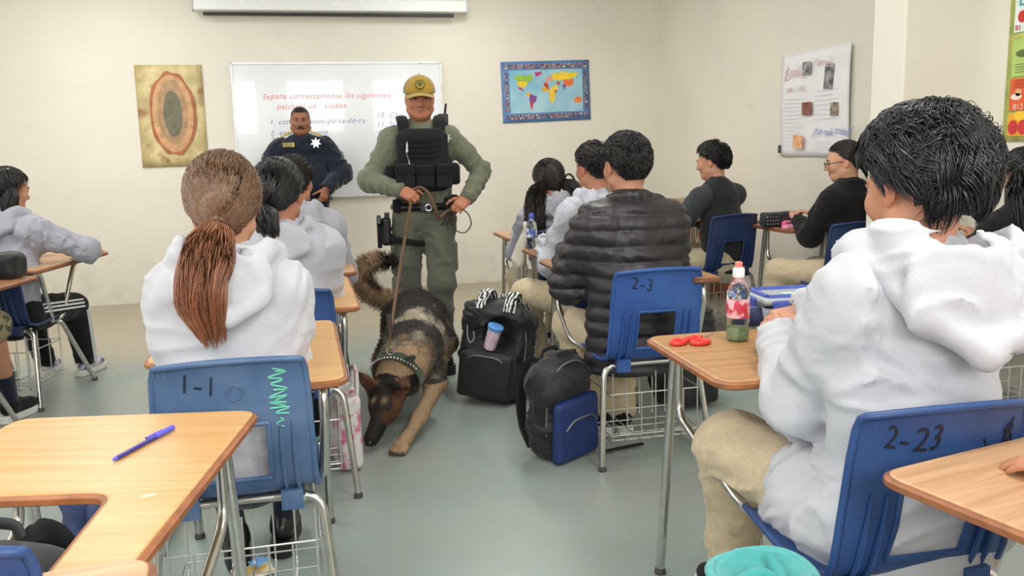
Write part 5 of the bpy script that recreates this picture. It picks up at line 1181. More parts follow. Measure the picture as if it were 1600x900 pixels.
    for i, (x, z, w, h_, dd) in enumerate(((-.115, -.075, .085, .13, .045), (.105, -.070, .105, .13, .05), (-.005, -.075, .105, .12, .03))):
        b = bevel(MB().box(C+R @ Vector((x, .165+dd/2, z)), (w, dd, h_), R).build('pouch', VESTM, ve), .012, 3); bevel(MB().box(C+R @ Vector((x, .168+dd/2, z+h_*.30)), (w+.006, dd+.006, h_*.42), R).build('pouch_flap', WEB, b), .008, 2)
    for q in (-1, 1): bevel(MB().box(C+R @ Vector((q*.182, .045, -.075)), (.06, .13, .12), R).build('pouch', VESTM, ve), .02, 3)
    for i in range(4): MB().tube(curve_pts([C+R @ Vector((-.13, .160, .035+.03*i)), C+R @ Vector((0, .176, .035+.03*i)), C+R @ Vector((.13, .160, .035+.03*i))], 5), .010, 6, flat=(y, .3)).build('webbing', WEB, ve, 60)
    M = frame_at(C+R @ Vector((-.135, .150, .135)), y+R @ Vector((-.25, 0, 0)), up); star(7, .030, .015, .005, M, 'star_badge', METAL, ve)
    MB().tube(curve_pts([C+R @ Vector((.085, .178, .12)), C+R @ Vector((.092, .186, .06)), C+R @ Vector((.078, .19, .0)), C+R @ Vector((.085, .215, -.06))], 8), .0032, 6).build('key_chain', METAL, ve, 60)
    bevel(MB().box(C+R @ Vector((.088, .182, .085)), (.012, .01, .05), R).build('clip', METAL, ve), .003)
    b = bevel(MB().box(C+R @ Vector((-.13, .02, .235)), (.055, .05, .06), R).build('radio', BLKLEA, ve), .006); MB().tube([C+R @ Vector((-.14, .02, .26)), C+R @ Vector((-.15, .0, .32))], .006, 8).build('antenna', BLKLEA, b)
    # duty belt with holster
    be = empty('duty_belt'); be.parent = p.root; zc = .938
    MB().tube([Vector((.172*math.sin(a), .126*math.cos(a)+.003, zc)) for a in np.linspace(0, 2*math.pi, 41)[:-1]], .022, 8, close=True, flat=((0, 0, 0), 1) if False else None).build('strap', BLKLEA, be, 60)
    bevel(MB().box((0, .150, zc), (.05, .012, .045)).build('buckle', GUN, be), .004)
    MB().tube([Vector((-.02+.018*math.cos(a), .163, zc+.018*math.sin(a))) for a in np.linspace(0, 6.28, 18)[:-1]], .0035, 6, close=True).build('ring', METAL, be)
    for x, yy, w, h_ in ((-.145, .09, .06, .09), (-.178, .02, .05, .10), (.155, .08, .05, .075)): bevel(MB().box((x, yy, zc+.01), (w, .06, h_)).build('pouch', VESTM, be), .012, 3)
    for i in range(3): MB().tube(curve_pts([(-.16+.02*i, .12, zc-.02), (-.165+.025*i, .135, zc-.07), (-.15+.03*i, .13, zc-.105)], 5), .0045, 6).build('cord', BLKLEA, be)
    ho = bevel(MB().box((.222, .03, .80), (.055, .11, .16)).build('holster', BLKLEA, be), .016, 3)
    MB().box((.215, .05, .885), (.03, .04, .05)).build('holster_drop', BLKLEA, ho)
    g = MB(); RM = Matrix.Rotation(math.radians(-8), 3, 'X'); g.box(Vector((.262, .045, .80)), (.026, .036, .19), RM); g.box(Vector((.262, .095, .865)), (.026, .085, .042), Matrix.Rotation(math.radians(10), 3, 'X')); g.box(Vector((.262, .02, .87)), (.022, .05, .02), RM); bevel(g.build('pistol', GUN, ho), .005, 2)
    th = p.hip[1]*.68+p.kn[1]*.32; dd = (p.kn[1]-p.hip[1]).normalized(); pts = []
    for a in np.linspace(0, 2*math.pi, 29)[:-1]: pts.append(th+Vector((.114*math.cos(a), .112*math.sin(a), .02*math.cos(a))))
    MB().tube(pts, .018, 8, close=True, flat=(dd.cross(Vector((0, 1, 0))).cross(dd), .6) if False else None).build('leg_strap', WEB, be, 60)
    # wristwatch
    d = (p.wr[-1]-p.el[-1]).normalized(); n = d.orthogonal().normalized(); n2 = d.cross(n); c = p.wr[-1]-d*.0+d*.006
    wt = MB().tube([c+(n*math.cos(a)+n2*math.sin(a))*.034 for a in np.linspace(0, 6.28, 18)[:-1]], .009, 6, close=True).build('watch', BLKLEA, p.root, 60)
    return p
PH = handler()
def officer():
    p = person('officer', 'stout officer with moustache in dark navy uniform standing before the whiteboard', (.065, 7.68), 178, sc=.93, hipz=.885, lean=-2, head=(0, 4, 0), RH=(-.10, 7.50, .95), LH=(.24, 7.50, .95), RP=(1, -.35, -.3), LP=(-1, -.35, -.3), RF=(-.06, 7.62), LF=(.20, 7.60), RKP=(.1, 1, 0), LKP=(-.1, 1, 0), fat=1.28, shw=1.25, vox=.011, headvox=.0045, skin=(150, 100, 76), curl=.7, fatface=1.16, hand_o={-1: ((-.35, -.3, -.8), (.3, -.9, .1)), 1: ((.35, -.3, -.8), (-.3, -.9, .1))}, headsc=1.03)
    top(p, NAVYC, .032, .08, folds=.008, name='uniform_jacket', seed=51., collar=.02, belly=.05, loose=1.0, arm=1.12); bottoms(p, NAVYC, .02, vox=.013, waist=.06, pel=1.); R = p.R; y = R @ Vector((0, 1, 0)); up = R @ Vector((0, 0, 1))
    for q in (-1, 1): shoe(p.root, p.an[q], (q*.25, 1), 1.05, BLKLEA, SOLEB, 'loafer')
    r = rs_(51); hair_build(p.root, p.H, p.hs, [(hair_short(r, 1100, .06, .003, .001, .5, 0, 3, .0015), (0, .4))], (30, 26, 25), (44, 40, 38), r, off=.0015); eyes(p)
    H = p.H @ Matrix.Scale(p.hs, 4); mo = []
    n = 260; u = r.rand(n)*2-1; P0 = np.stack([u*.030, .0955-.022*np.abs(u)**2, -.040-.006*np.abs(u)], 1); P1 = P0+np.stack([u*.008, np.full(n, .008), np.full(n, -.015)-.004*np.abs(u)], 1); ll = np.stack([P0, (P0+P1)/2+np.array([0, .003, 0]), P1], 1)
    V, F_, t, si = strands(ll, .0016); A = np.array(H); V = V @ A[:3, :3].T+A[:3, 3]; np_mesh('moustache', V, F_, HAIR, p.root, True, np.tile(np.array(lin((20, 17, 16))), (len(V), 1)))
    for q in (-1, 1):
        c = p.neck*.35+p.sh[q]*.65+up*.062; a = (p.sh[q]-p.neck).normalized(); M = Matrix((a, y, a.cross(y)*q*1.0)).transposed(); bevel(MB().box(c+up*.030+y*.015, (.10, .05, .016), M).build('epaulette', GOLD, p.root), .003)
    def chest(x, z, d=0.): return p.sp+R @ Vector((x, .19+d, z))
    M = frame_at(chest(-.115, .245, -.045), y, up); star(7, .045, .022, .008, M, 'star_badge', METAL, p.root); MB().prism(oval(0, 0, .014, .014, 16), .008, .011, M.to_3x3(), M.translation).build('badge_centre', METAL, p.root)
    bevel(MB().box(chest(.105, .235, -.045), (.085, .008, .035), R).build('name_tag', mat('khaki name tape', (150, 140, 90), .7, var=.3, scale=60), p.root), .002); MB().box(chest(.063, .235, -.043), (.012, .01, .036), R).build('tag_stripe', mat('yellow stripe', (220, 200, 60), .6), p.root)
    MB().ball(chest(.035, .235, -.036), .010, 10, 6).build('pin', GUN, p.root)
    for q in (-1, 1):
        c = p.sh[q]*.62+p.el[q]*.38; oo = Vector((q, .25, .1)).normalized(); M = frame_at(c+oo*.092, oo); MB().prism(oval(0, 0, .03, .04, 18), 0, .006, M.to_3x3(), M.translation).build('shoulder_patch', mat('green white patch', (60, 120, 96), .8, scale=50, rgb2=(190, 196, 200)), p.root)
    MB().tube([Vector((.212*math.sin(a), .165*math.cos(a)+.015, .865)) for a in np.linspace(0, 2*math.pi, 41)[:-1]], .018, 8, close=True).build('belt', BLKLEA, p.root, 60)
    return p
officer()

# ------------------------------------------------------------------ the dog
DOGM = attr_mat('dog coat', .75, spec=.25, var=.25, vscale=45, bump=.5, bscale=160)
def dog():
    root = empty('dog', (.50, 4.30, 0), 0, 'german shepherd dog with black back and tan legs sniffing the floor', 'dog'); O = Vector((.50, 4.30, 0))
    def w(*a): return Vector(a)-O
    s = SDF(w(.08, 3.55, -.02), w(.95, 5.15, .80), .0085)
    A = [(.575, 4.80, .40, .095), (.572, 4.66, .405, .125), (.555, 4.46, .385, .128), (.515, 4.26, .36, .138), (.470, 4.10, .335, .140), (.425, 3.99, .305, .112)]
    for a, b in zip(A[:-1], A[1:]): s.rc(w(*a[:3]), w(*b[:3]), a[3], b[3], k=.05)
    s.rc(w(.48, 4.12, .27), w(.53, 4.42, .30), .10, .10, k=.06)                                  # deep chest, narrowing belly
    hc = w(.325, 3.845, .185); nose = w(.238, 3.700, .048); s.rc(w(.425, 4.0, .30), w(.36, 3.90, .235), .098, .080, k=.05)
    md = (nose-hc).normalized(); hx = md.cross(Vector((0, 0, 1))).normalized(); hu = hx.cross(md).normalized()          # hx: viewer's left/right, hu: top of the head
    s.rc(hc, hc+md*.03, .072, .064, k=.04); s.rc(hc+md*.055-hu*.008, nose-md*.018, .043, .029, k=.03); s.rc(hc+md*.07-hu*.030, nose-md*.03-hu*.02, .03, .02, k=.02)
    for q in (-1, 1):
        s.rc(hc+hx*q*.035+md*.02-hu*.015, hc+hx*q*.03+md*.05-hu*.02, .036, .03, k=.03); s.el(hc+hx*q*.030+md*.048+hu*.036, .016, k=.02)
    s.rc(hc+md*.035+hu*.035, nose+hu*.012-md*.01, .020, .016, k=.02)
    # ears
    ears = {1: (hc+hx*.045+hu*.045-md*.02, w(.213, 3.880, .318)), -1: (hc-hx*.048+hu*.04-md*.03, w(.440, 3.872, .240))}
    if (ears[1][0]-ears[1][1]).length > (ears[-1][0]-ears[1][1]).length: ears = {1: (ears[-1][0], ears[1][1]), -1: (ears[1][0], ears[-1][1])}
    for q in (1, -1):
        a, b = ears[q]; fn = (md+hu*.25); s.rc(a, a*.45+b*.55, .046, .034, k=.02, flat=(fn, .32)); s.rc(a*.45+b*.55, b, .034, .007, k=.012, flat=(fn, .36))
        s.rc(a*.8+b*.2+fn*.026, a*.25+b*.75+fn*.018, .020, .010, k=.012, op='sub', flat=(fn, .6))
    # legs
    def leg(pts, rad):
        for (a, b), (ra, rb) in zip(zip(pts[:-1], pts[1:]), zip(rad[:-1], rad[1:])): s.rc(w(*a), w(*b), ra, rb, k=.03)
    leg([(.57, 4.10, .31), (.585, 4.06, .19), (.475, 3.85, .095), (.395, 3.715, .045), (.365, 3.675, .030)], [.075, .044, .031, .026, .029])
    leg([(.37, 4.10, .29), (.35, 4.16, .18), (.335, 4.16, .08), (.325, 4.12, .035)], [.08, .048, .033, .030])
    leg([(.645, 4.70, .38), (.705, 4.56, .26), (.715, 4.79, .155), (.705, 4.735, .04)], [.105, .068, .034, .028]); leg([(.495, 4.76, .37), (.445, 4.64, .25), (.435, 4.90, .15), (.44, 4.84, .04)], [.10, .066, .034, .028])
    toes = []
    for (x, y, a) in ((.362, 3.665, -.55), (.322, 4.09, -.1), (.700, 4.69, .0), (.44, 4.79, 0)):
        f = Vector((math.sin(a), -math.cos(a), 0)); sd = Vector((f.y, -f.x, 0)); s.el(w(x, y, .026), (.030, .030, .022), k=.02)
        for i in range(4):
            t = w(x, y, .018)+f*(.038-.008*abs(i-1.5))+sd*(i-1.5)*.0185; s.rc(t-f*.03+Vector((0, 0, .012)), t, .013, .0125, k=.006); toes.append((t, f))
    # tail: curls up and over to the right
    T_ = [(.53, 4.90, .43), (.46, 4.96, .435), (.375, 5.0, .475), (.315, 5.0, .565), (.355, 5.0, .635), (.44, 5.0, .655), (.525, 5.0, .640)]; tp = curve_pts([w(*t) for t in T_], 5); tr = np.interp(np.linspace(0, 1, len(tp)), [0, .3, .6, .85, 1], [.036, .036, .038, .028, .012])
    for i in range(len(tp)-1): s.rc(tp[i], tp[i+1], float(tr[i]), float(tr[i+1]), k=.015)
    s.folds(.004, (24, 20, 24), False, 2.); V, Q = s.mesh()
    BLK, TAN, CRM, DRK, RUS = (np.array(lin(c)) for c in ((46, 42, 39), (158, 132, 104), (186, 174, 154), (36, 31, 29), (92, 64, 46)))
    def tone(V):
        X = V+np.array(O); x, y, z = X.T; n = noise3(x*14, y*14, z*14); n2 = noise3(x*40, y*40, z*40)*.3; out = np.tile(TAN, (len(V), 1))
        def mixin(c, wgt): nonlocal out; wgt = np.clip(wgt, 0, 1)[:, None]; out = out*(1-wgt)+c*wgt
        yc = np.interp(y, [3.99, 4.10, 4.26, 4.46, 4.66, 4.80], [.425, .47, .515, .555, .572, .575]); zc = np.interp(y, [3.9, 4.1, 4.8], [.30, .335, .40])
        top_ = (z-zc+.03)/.06+n*.8+n2; body = (y > 4.0)
        mixin(BLK*1.9, (n*.9+n2+.25)*(z > .22)*(y > 3.93))
        mixin(BLK, top_*body); mixin(BLK, ((y-4.42)/.08+n*.5+n2)*(z > .24)*body*(1-((x > .62) & (z < .30))*.5))
        band = np.exp(-((y-4.20+(z-.4)*.5)/.075)**2)*1.1; mixin(CRM, (band+n*.5+n2-.25)*(z > .26)*body*(z < .60)); mixin(BLK*1.6, (1.0-np.abs(y-4.03)/.12+n*1.4)*(z > .20)*(y > 3.96)*.85); mixin(CRM*.8, (n*1.8-n2-.35)*(z > .22)*(y < 4.3)*(y > 3.93)*.8); mixin(BLK, (noise3(x*26+5, y*10, z*26)*1.8+n2-.45)*(z > .28)*(y > 4.0)*.85)
        mixin(BLK, np.exp(-(((x-.40)/.05)**2+((y-4.30)/.11)**2))*1.2*(z > .3)); mixin(CRM, ((.20-z)/.1)*(y > 4.02)*(y < 4.5)*.5)
        h = np.array(hc); d = V-h; m = d @ np.array(md); u = d @ np.array(hu); l = d @ np.array(hx); isH = (y < 3.945) & ((np.linalg.norm(d, axis=1) < .12) | ((m > 0) & (np.abs(l) < .08) & (np.linalg.norm(d-np.outer(m, np.array(md)), axis=1) < .09)))
        isH &= ~((x > .37) & (z < .13)); mixin(RUS, isH*1.); mixin(DRK, isH*((u-.02)/.03+n*.4)); mixin(DRK, isH*((m-.10)/.04+n*.3)); mixin(DRK, isH*np.exp(-((m-.05)/.02)**2-((np.abs(l)-.04)/.018)**2)*.9); mixin(TAN, isH*np.exp(-((m-.040)/.016)**2-((np.abs(l)-.026)/.012)**2)*(u > .03)*.8)
        for q in (1, -1):
            a, b = (np.array(e) for e in ears[q]); ab = b-a; t = ((V-a) @ ab)/(ab @ ab); dist = np.linalg.norm(V-a-np.outer(np.clip(t, 0, 1), ab), axis=1); e = (t > .12)*(dist < .05); mixin(RUS*1.15, e*.9); mixin(DRK, e*((t-.7)/.3))
        tail = (y > 4.86) & (z > .36) & (x < .56); tl = noise3(x*20, y*20, z*20); mixin(TAN*.95, tail*1.); mixin(DRK, tail*(np.clip((.088-np.hypot(x-.42, z-.55))/.03, 0, 1)*.9+tl*.5-.1)); mixin(DRK, tail*((x-.40)/.05)*(z > .58)); 
        return out
    tn = tone(V); body = np_mesh('body', V, Q, DOGM, root, True, tn)
    nr = np.zeros(len(V)*3, np.float32); body.data.vertices.foreach_get('normal', nr); nr = nr.reshape(-1, 3)
    r = rs_(77); n = 13000; tv = np.nonzero((V[:, 1]+O.y > 4.87) & (V[:, 0]+O.x < .56) & (V[:, 2] > .38))[0]; idx = np.concatenate([r.randint(0, len(V), n-2600), r.choice(tv, 2600)]); P0 = V[idx]; N0 = nr[idx]; X = P0+np.array(O)
    flow = np.tile(np.array([.12, 1., -.15]), (n, 1)); legm = X[:, 2] < .24; flow[legm] = (0, .1, -1); tailm = (X[:, 1] > 4.87) & (X[:, 0] < .56) & (X[:, 2] > .38)
    L = np.where(legm, .008, .018)*(.6+.8*r.rand(n)); headm = (X[:, 1] < 3.92); L[headm] = .006; flow[headm] = (.3, .6, .4); L[tailm] = .034*(.5+r.rand(tailm.sum())); flow[tailm] = N0[tailm]*1.2+np.array([-.3, 0, .2])+r.randn(tailm.sum(), 3)*.25
    flow = flow+r.randn(n, 3)*.18; D = unit(flow-N0*np.sum(flow*N0, 1, keepdims=True)*.8+N0*.42); pts = np.stack([P0-N0*.002, P0+D*L[:, None]*.55+N0*.002, P0+D*L[:, None]-np.array([0, 0, .002])], 1)
    SV, SF, t, si = strands(pts, .0013, .0003); m = (.7+.6*r.rand(n))[si][:, None]; tag(np_mesh('fur', SV, SF, DOGM, root, True, tn[idx][si]*m), kind='stuff')
    NOSE = mat('wet black nose', (16, 14, 15), .25, var=.1); MB().ball(nose+md*.004+hu*.004, (.020, .018, .016), 14, 10).build('nose', NOSE, root, 60)
    for q in (-1, 1): MB().ball(hc+hx*q*.043+md*.058+hu*.034, .0105, 12, 8).build('eye', mat('dark dog eye', (26, 16, 12), .1), root, 60)
    for t, f in toes: MB().tube([t+f*.009, t+f*.021-Vector((0, 0, .008))], [.005, .002], 6).build('claw', mat('dark claw', (40, 34, 30), .4), root)
    # collar: wide green band and chain
    cd_ = (w(.36, 3.90, .235)-w(.425, 4.0, .30)).normalized(); cc = w(.395, 3.955, .272); n1 = cd_.orthogonal().normalized(); n2 = cd_.cross(n1); ring = [cc+(n1*math.cos(a)+n2*math.sin(a))*.119 for a in np.linspace(0, 6.28, 33)[:-1]]
    co = empty('collar'); co.parent = root; GREEN = fabric('olive green collar webbing', (66, 74, 56), bscale=500)
    b = MB(); V2 = []
    for k_ in (-.027, .027):
        V2 += [q+cd_*k_ for q in ring]
    for k_ in (.027, -.027): V2 += [cc+(q-cc)*.93+cd_*k_ for q in ring]
    nn = len(ring); b.add(V2, [[j*nn+i, j*nn+(i+1) % nn, ((j+1) % 4)*nn+(i+1) % nn, ((j+1) % 4)*nn+i] for j in range(4) for i in range(nn)]); bevel(b.build('band', GREEN, co, 60), .003)
    side_ = (Vector((.45, -.5, .75))-cd_*Vector((.45, -.5, .75)).dot(cd_)).normalized(); bevel(MB().box(cc+side_*.122, (.05, .02, .05), frame_at((0, 0, 0), side_).to_3x3()).build('buckle', fabric('dark green buckle', (46, 54, 40)), co), .006)
    upn = (Vector((-.05, -.1, 1))-cd_*Vector((-.05, -.1, 1)).dot(cd_)).normalized(); rp = cc+upn*.132
    MB().tube([rp+Vector((.017*math.cos(a), 0, .017*math.sin(a)+.006)) for a in np.linspace(0, 6.28, 18)[:-1]], .0032, 6, close=True).build('ring', METAL, co, 60)
    for k_ in range(18):
        t = k_/17; a = -1.1+2.2*t; rd = (upn*math.cos(a)+cd_.cross(upn)*math.sin(a)); c = cc+rd*.122+cd_*(.026+.012*math.sin(a)); MB().ball(c, .0062, 8, 6).build('chain_link', METAL, co, 60)
    return root, rp+O
DOG, RING = dog()
# leash
def leash():
    hr = PH.W @ (PH.hm[1] @ Vector((0, .075, -.022))); hl = PH.W @ (PH.hm[-1] @ Vector((0, .075, -.022))); o = empty('leash', (hr.x, hr.y, 0), 0, 'brown leather dog leash running from the handler to the collar', 'leash'); O = Vector((hr.x, hr.y, 0))
    e = RING+Vector((0, 0, .07)); pts = [hr+Vector((0, 0, .03)), hr, hr*.5+e*.5+Vector((0, .05, -.02)), e]
    MB().tube([q-O for q in curve_pts(pts, 10)], .0085, 8, flat=((0, 1, 0), .32)).build('strap', CORD, o, 60)
    MB().tube([q-O for q in (e+Vector((0, .02, .10)), e+Vector((0, .01, .04)), e)], .013, 8, flat=((0, 1, 0), .45)).build('stitched_end', mat('dark brown leather', (62, 46, 36), .55), o, 60)
    MB().tube([q-O for q in (e, e-Vector((0, 0, .03)), RING+Vector((0, 0, .014)))], .005, 8).build('snap_hook', mat('brass snap', (178, 150, 96), .3, .8), o, 60)
    arc = [hr, hr+Vector((.03, -.02, .055)), hr+Vector((.085, -.03, .03)), hr+Vector((.125, -.03, -.06)), hr*.45+hl*.55+Vector((0, -.03, -.085)), hl+Vector((-.07, -.02, -.02)), hl]
    MB().tube([q-O for q in curve_pts(arc, 8)], .0095, 8, flat=((0, 1, .3), .32)).build('slack', CORD, o, 60)
    lp = [hl, hl+Vector((-.035, -.02, -.05)), hl+Vector((-.03, -.02, -.12)), hl+Vector((.025, -.02, -.145)), hl+Vector((.065, -.02, -.10)), hl+Vector((.05, -.02, -.04)), hl+Vector((.005, -.01, .0))]
    MB().tube([q-O for q in curve_pts(lp, 8)], .0095, 8, flat=((1, 0, .2), .34)).build('handle_loop', mat('dark brown leather', (62, 46, 36), .55), o, 60)
leash()
# ------------------------------------------------------------------ bags and small things
NYL = mat('black nylon', (24, 25, 27), .6, var=.2, scale=25, bump=.2, bscale=300, sheen=.1); NYLB = mat('royal blue nylon', (30, 50, 106), .55, var=.15, scale=20, bump=.25, bscale=400); NYLN = mat('slate blue nylon', (52, 66, 108), .6, var=.15, scale=20, bump=.2, bscale=400); ZIP = mat('grey zip', (120, 122, 126), .5, .4)
def zebra():
    m, nt, b = nodes_of('zebra print'); N = nt.nodes; L = nt.links; tc = N.new('ShaderNodeTexCoord'); w = N.new('ShaderNodeTexWave'); w.inputs['Scale'].default_value = 16; w.inputs['Distortion'].default_value = 7; w.inputs['Detail'].default_value = 2; w.inputs['Detail Scale'].default_value = 2
    L.new(tc.outputs['Object'], w.inputs['Vector']); r = N.new('ShaderNodeValToRGB'); r.color_ramp.interpolation = 'CONSTANT'; r.color_ramp.elements[1].position = .52; r.color_ramp.elements[0].color = (*lin((30, 30, 32)), 1); r.color_ramp.elements[1].color = (*lin((214, 214, 212)), 1)
    L.new(w.outputs['Fac'], r.inputs['Fac']); L.new(r.outputs['Color'], b.inputs['Base Color']); b.inputs['Roughness'].default_value = .8; return m
ZEB = zebra()
def backpack(label, loc, rz, w, d, h, m, pocket, strapm=None, tilt=(0, 0), vox=.010, name='backpack', gap=False, side=None, big=False):
    """front pocket faces -Y, shoulder straps on +Y"""
    r = empty(name, loc, rz, label, 'backpack'); r.rotation_euler = (math.radians(tilt[0]), math.radians(tilt[1]), math.radians(rz))
    s = SDF((-w/2-.09, -d/2-.12, -.02), (w/2+.09, d/2+.10, h+.06), vox); s.bx((0, .01, h*.47), (w*.5, d*.42, h*.47), None, .06, .03); s.el((0, .01, h*.78), (w*.47, d*.40, h*.23), k=.05)
    if gap: s.el((w*.10, -d*.40, h*.70), (w*.24, d*.26, h*.19), Matrix.Rotation(.35, 3, 'Y'), k=.03, op='sub')
    s.folds(.010, (9, 9, 9), True, w*9); s.folds(.006, (20, 20, 20), True, w*4); s.cut((0, 0, .004), (0, 0, -1), .01); body = s.build('body', m, r)
    s = SDF((-w/2-.05, -d/2-.14, -.02), (w/2+.05, 0, h*.8), vox); s.bx((0, -d*(.42 if big else .46), h*(.34 if big else .27)), (w*(.47 if big else .40), d*(.13 if big else .17), h*(.31 if big else .23)), None, .025, .02); s.folds(.005, (9, 9, 9), True, 4.); s.cut((0, 0, .006), (0, 0, -1), .01); fp = s.build('front_pocket', pocket, r)
    MB().tube(curve_pts([(-w*.34, -d*.60, h*.38), (-w*.2, -d*.63, h*.455), (0, -d*.64, h*.47), (w*.2, -d*.63, h*.455), (w*.34, -d*.60, h*.38)], 5), .004, 6).build('zip', ZIP, fp, 60)
    MB().tube(curve_pts([(-w*.47, -d*.2, h*.30), (-w*.45, -d*.24, h*.75), (-w*.2, -d*.26, h*.95), (w*.2, -d*.26, h*.95), (w*.45, -d*.24, h*.75), (w*.47, -d*.2, h*.30)], 6), .0045, 6).build('zip', ZIP, body, 60)
    sm = strapm or m
    for q in (-1, 1):
        MB().tube(curve_pts([(q*w*.16, d*.36, h*.94), (q*w*.22, d*.62, h*.90), (q*w*.30, d*.74, h*.62), (q*w*.34, d*.66, h*.28), (q*w*.38, d*.40, h*.08)], 6), [.034]*13+[.034-.0018*i for i in range(12)], 8, flat=((0, 1, .2), .26)).build('shoulder_strap', sm, r, 60)
        if side: MB().box((q*w*.485, .0, h*.25), (.02, d*.5, h*.38)).build('side_pocket', side, r)
    MB().tube(curve_pts([(-.05, d*.30, h*.96), (-.035, d*.32, h*1.035), (.035, d*.32, h*1.035), (.05, d*.30, h*.96)], 6), .010, 8, flat=((0, 1, 0), .45)).build('carry_handle', sm, r, 60)
    MB().tube(curve_pts([(w*.38, d*.40, h*.08), (w*.5, d*.5, .03), (w*.7, d*.45, .012), (w*.85, d*.30, .012)], 5), .012, 6, flat=((0, 0, 1), .2)).build('loose_strap', WEB, r)
    return r
# black pack with zebra straps in the aisle
b = backpack('black backpack with zebra-print straps standing open in the aisle', (.915, 4.36, 0), -34, .36, .26, .50, NYL, NYL, ZEB, (-6, 5), .009, gap=True)
MB().tube(curve_pts([(-.135, -.103, .37), (-.125, -.107, .31), (-.105, -.110, .285), (-.09, -.110, .31), (-.095, -.110, .345)], 6), .0035, 6).build('emblem', mat('grey print', (150, 150, 152), .6), b)
for q in (-1, 1): MB().tube(curve_pts([(q*.06, .06, .47), (q*.07, .01, .545), (q*.075, -.06, .53), (q*.08, -.105, .46)], 6), .030, 10, flat=((0, .3, 1), .35)).build('top_strap', ZEB, b, 60)
c = empty('cup', (.905, 4.275, .335), 20, 'blue and pink lidded cup sticking out of the zebra-strapped backpack', 'cup'); c.rotation_euler = (math.radians(18), math.radians(14), 0)
MB().lathe([(.03, -.06), (.036, .05)], 20).build('cup_body', mat('pink patterned cup', (214, 170, 190), .4, scale=40, rgb2=(236, 226, 232)), c, 40); MB().lathe([(.04, .05), (.041, .066), (.03, .07), (0, .07)], 20).build('lid', mat('sky blue lid', (92, 150, 214), .35), c, 40)
# black and blue pack leaning at chair 2-3
b = backpack('black backpack with royal blue front leaning against chair 2-3', (1.01, 3.46, 0), 30, .27, .20, .43, NYL, NYLB, NYL, (4, -3), .008, big=True)
MB().tube(curve_pts([(.1, -.14, .02), (.2, -.16, .012), (.30, -.2, .012)], 5), .012, 6, flat=((0, 0, 1), .25)).build('webbing_tail', WEB, b)
backpack('dark slate backpack on the floor left of chair 1-1', (-.66, 3.16, 0), 30, .34, .24, .36, NYLN, NYLN, NYL, (0, 0), .012)
b = backpack('black backpack resting on the empty foreground chair', (-.50, 1.40, .445), -11, .30, .15, .285, NYL, NYL, NYL, (0, 0), .010)
MB().box((.06, -.02, .276), (.05, .02, .02)).build('worn_logo', mat('worn cream print', (150, 140, 110), .7, var=.4, scale=40), b)
backpack('black backpack behind the quilted jacket desk, at its right side', (1.80, 3.98, 0), 10, .30, .22, .50, NYL, NYL, NYL, (0, 0), .013)
backpack('dark backpack under the teal cap beside chair 2-23', (.80, 1.40, 0), 10, .28, .2, .40, NYL, NYL, NYL, (0, 0), .013)
# teal bucket cap lying on that pack
TEAL = fabric('teal cotton', (84, 168, 166), bscale=500); t = empty('teal_cap', (.815, 1.44, .415), 15, 'teal cotton cap lying crown down beside chair 2-23', 'cap')
s = SDF((-.15, -.15, -.02), (.15, .15, .16), .006); s.el((0, 0, .05), (.105, .098, .062), k=.01); s.el((0, 0, .095), (.088, .08, .058), k=.012, op='sub'); s.folds(.006, (14, 14, 14), True, 1.); s.cut((0, 0, .004), (0, 0, -1), .01); cr = s.build('crown', TEAL, t)
MB().tube([(.101*math.cos(a), .094*math.sin(a), .062+.004*math.sin(3*a)) for a in np.linspace(0, 6.28, 33)[:-1]], .010, 8, close=True).build('band', TEAL, cr, 60)
MB().tube(curve_pts([(-.06, .02, .04), (-.01, .0, .065), (.03, -.02, .045), (.05, .03, .07)], 6), .014, 8).build('lining_fold', fabric('teal lining', (70, 160, 158)), cr, 60)
# snack box in the rack under chair 2-23
bx_ = empty('snack_box', (1.19, 1.70, .135), 20, 'red and white snack box in the rack under chair 2-23', 'box'); RB = mat('red seed print', (196, 40, 52), .45, scale=60, rgb2=(226, 110, 110))
bevel(MB().box((0, 0, .085), (.18, .09, .17)).build('carton', RB, bx_), .004); bevel(MB().box((.055, 0, .088), (.075, .093, .166)).build('white_panel', mat('white carton', (232, 230, 228), .5, var=.03), bx_), .003)
text_mesh('lettering', 'EL', .05, (.055, 0, .1735), (Vector((0, -1, 0)), Vector((1, 0, 0)), Vector((0, 0, 1))), INK, bx_); text_mesh('lettering', 'EL', .05, (.055, -.0485, .10), (Vector((0, 0, 1)), Vector((-1, 0, 0)), Vector((0, -1, 0))), INK, bx_)

# pen on the near desk
def stick(name, label, cat, a, b, r, m, parts=None, group=None):
    a, b = Vector(a), Vector(b); rz = math.degrees(math.atan2(b.y-a.y, b.x-a.x)); o = empty(name, ((a.x+b.x)/2, (a.y+b.y)/2, a.z), rz, label, cat, group); L = (b-a).length; MB().tube([(-L/2, 0, r), (L/2, 0, r)], r, 10).build('barrel', m, o, 50); return o, L
VIO = mat('violet blue plastic', (92, 88, 214), .35, var=.06); DVIO = mat('clear dark blue barrel', (54, 44, 140), .25, var=.1)
pe, L = stick('pen', 'blue ballpoint pen with violet cap lying on the empty honey desk', 'pen', (-.363, 1.755, .7205), (-.282, 1.921, .7205), .0045, DVIO)
MB().tube([(L/2-.062, 0, .0055), (L/2, 0, .0055)], .0058, 12).build('cap', VIO, pe, 50); MB().tube([(L/2-.058, .006, .0065), (L/2-.075, .011, .006), (L/2-.030, .009, .0065), (L/2-.012, .004, .0065)], .0028, 6).build('clip', VIO, pe); MB().tube([(-L/2, 0, .0045), (-L/2-.008, 0, .0045)], [.0045, .0025], 10).build('end_plug', VIO, pe)
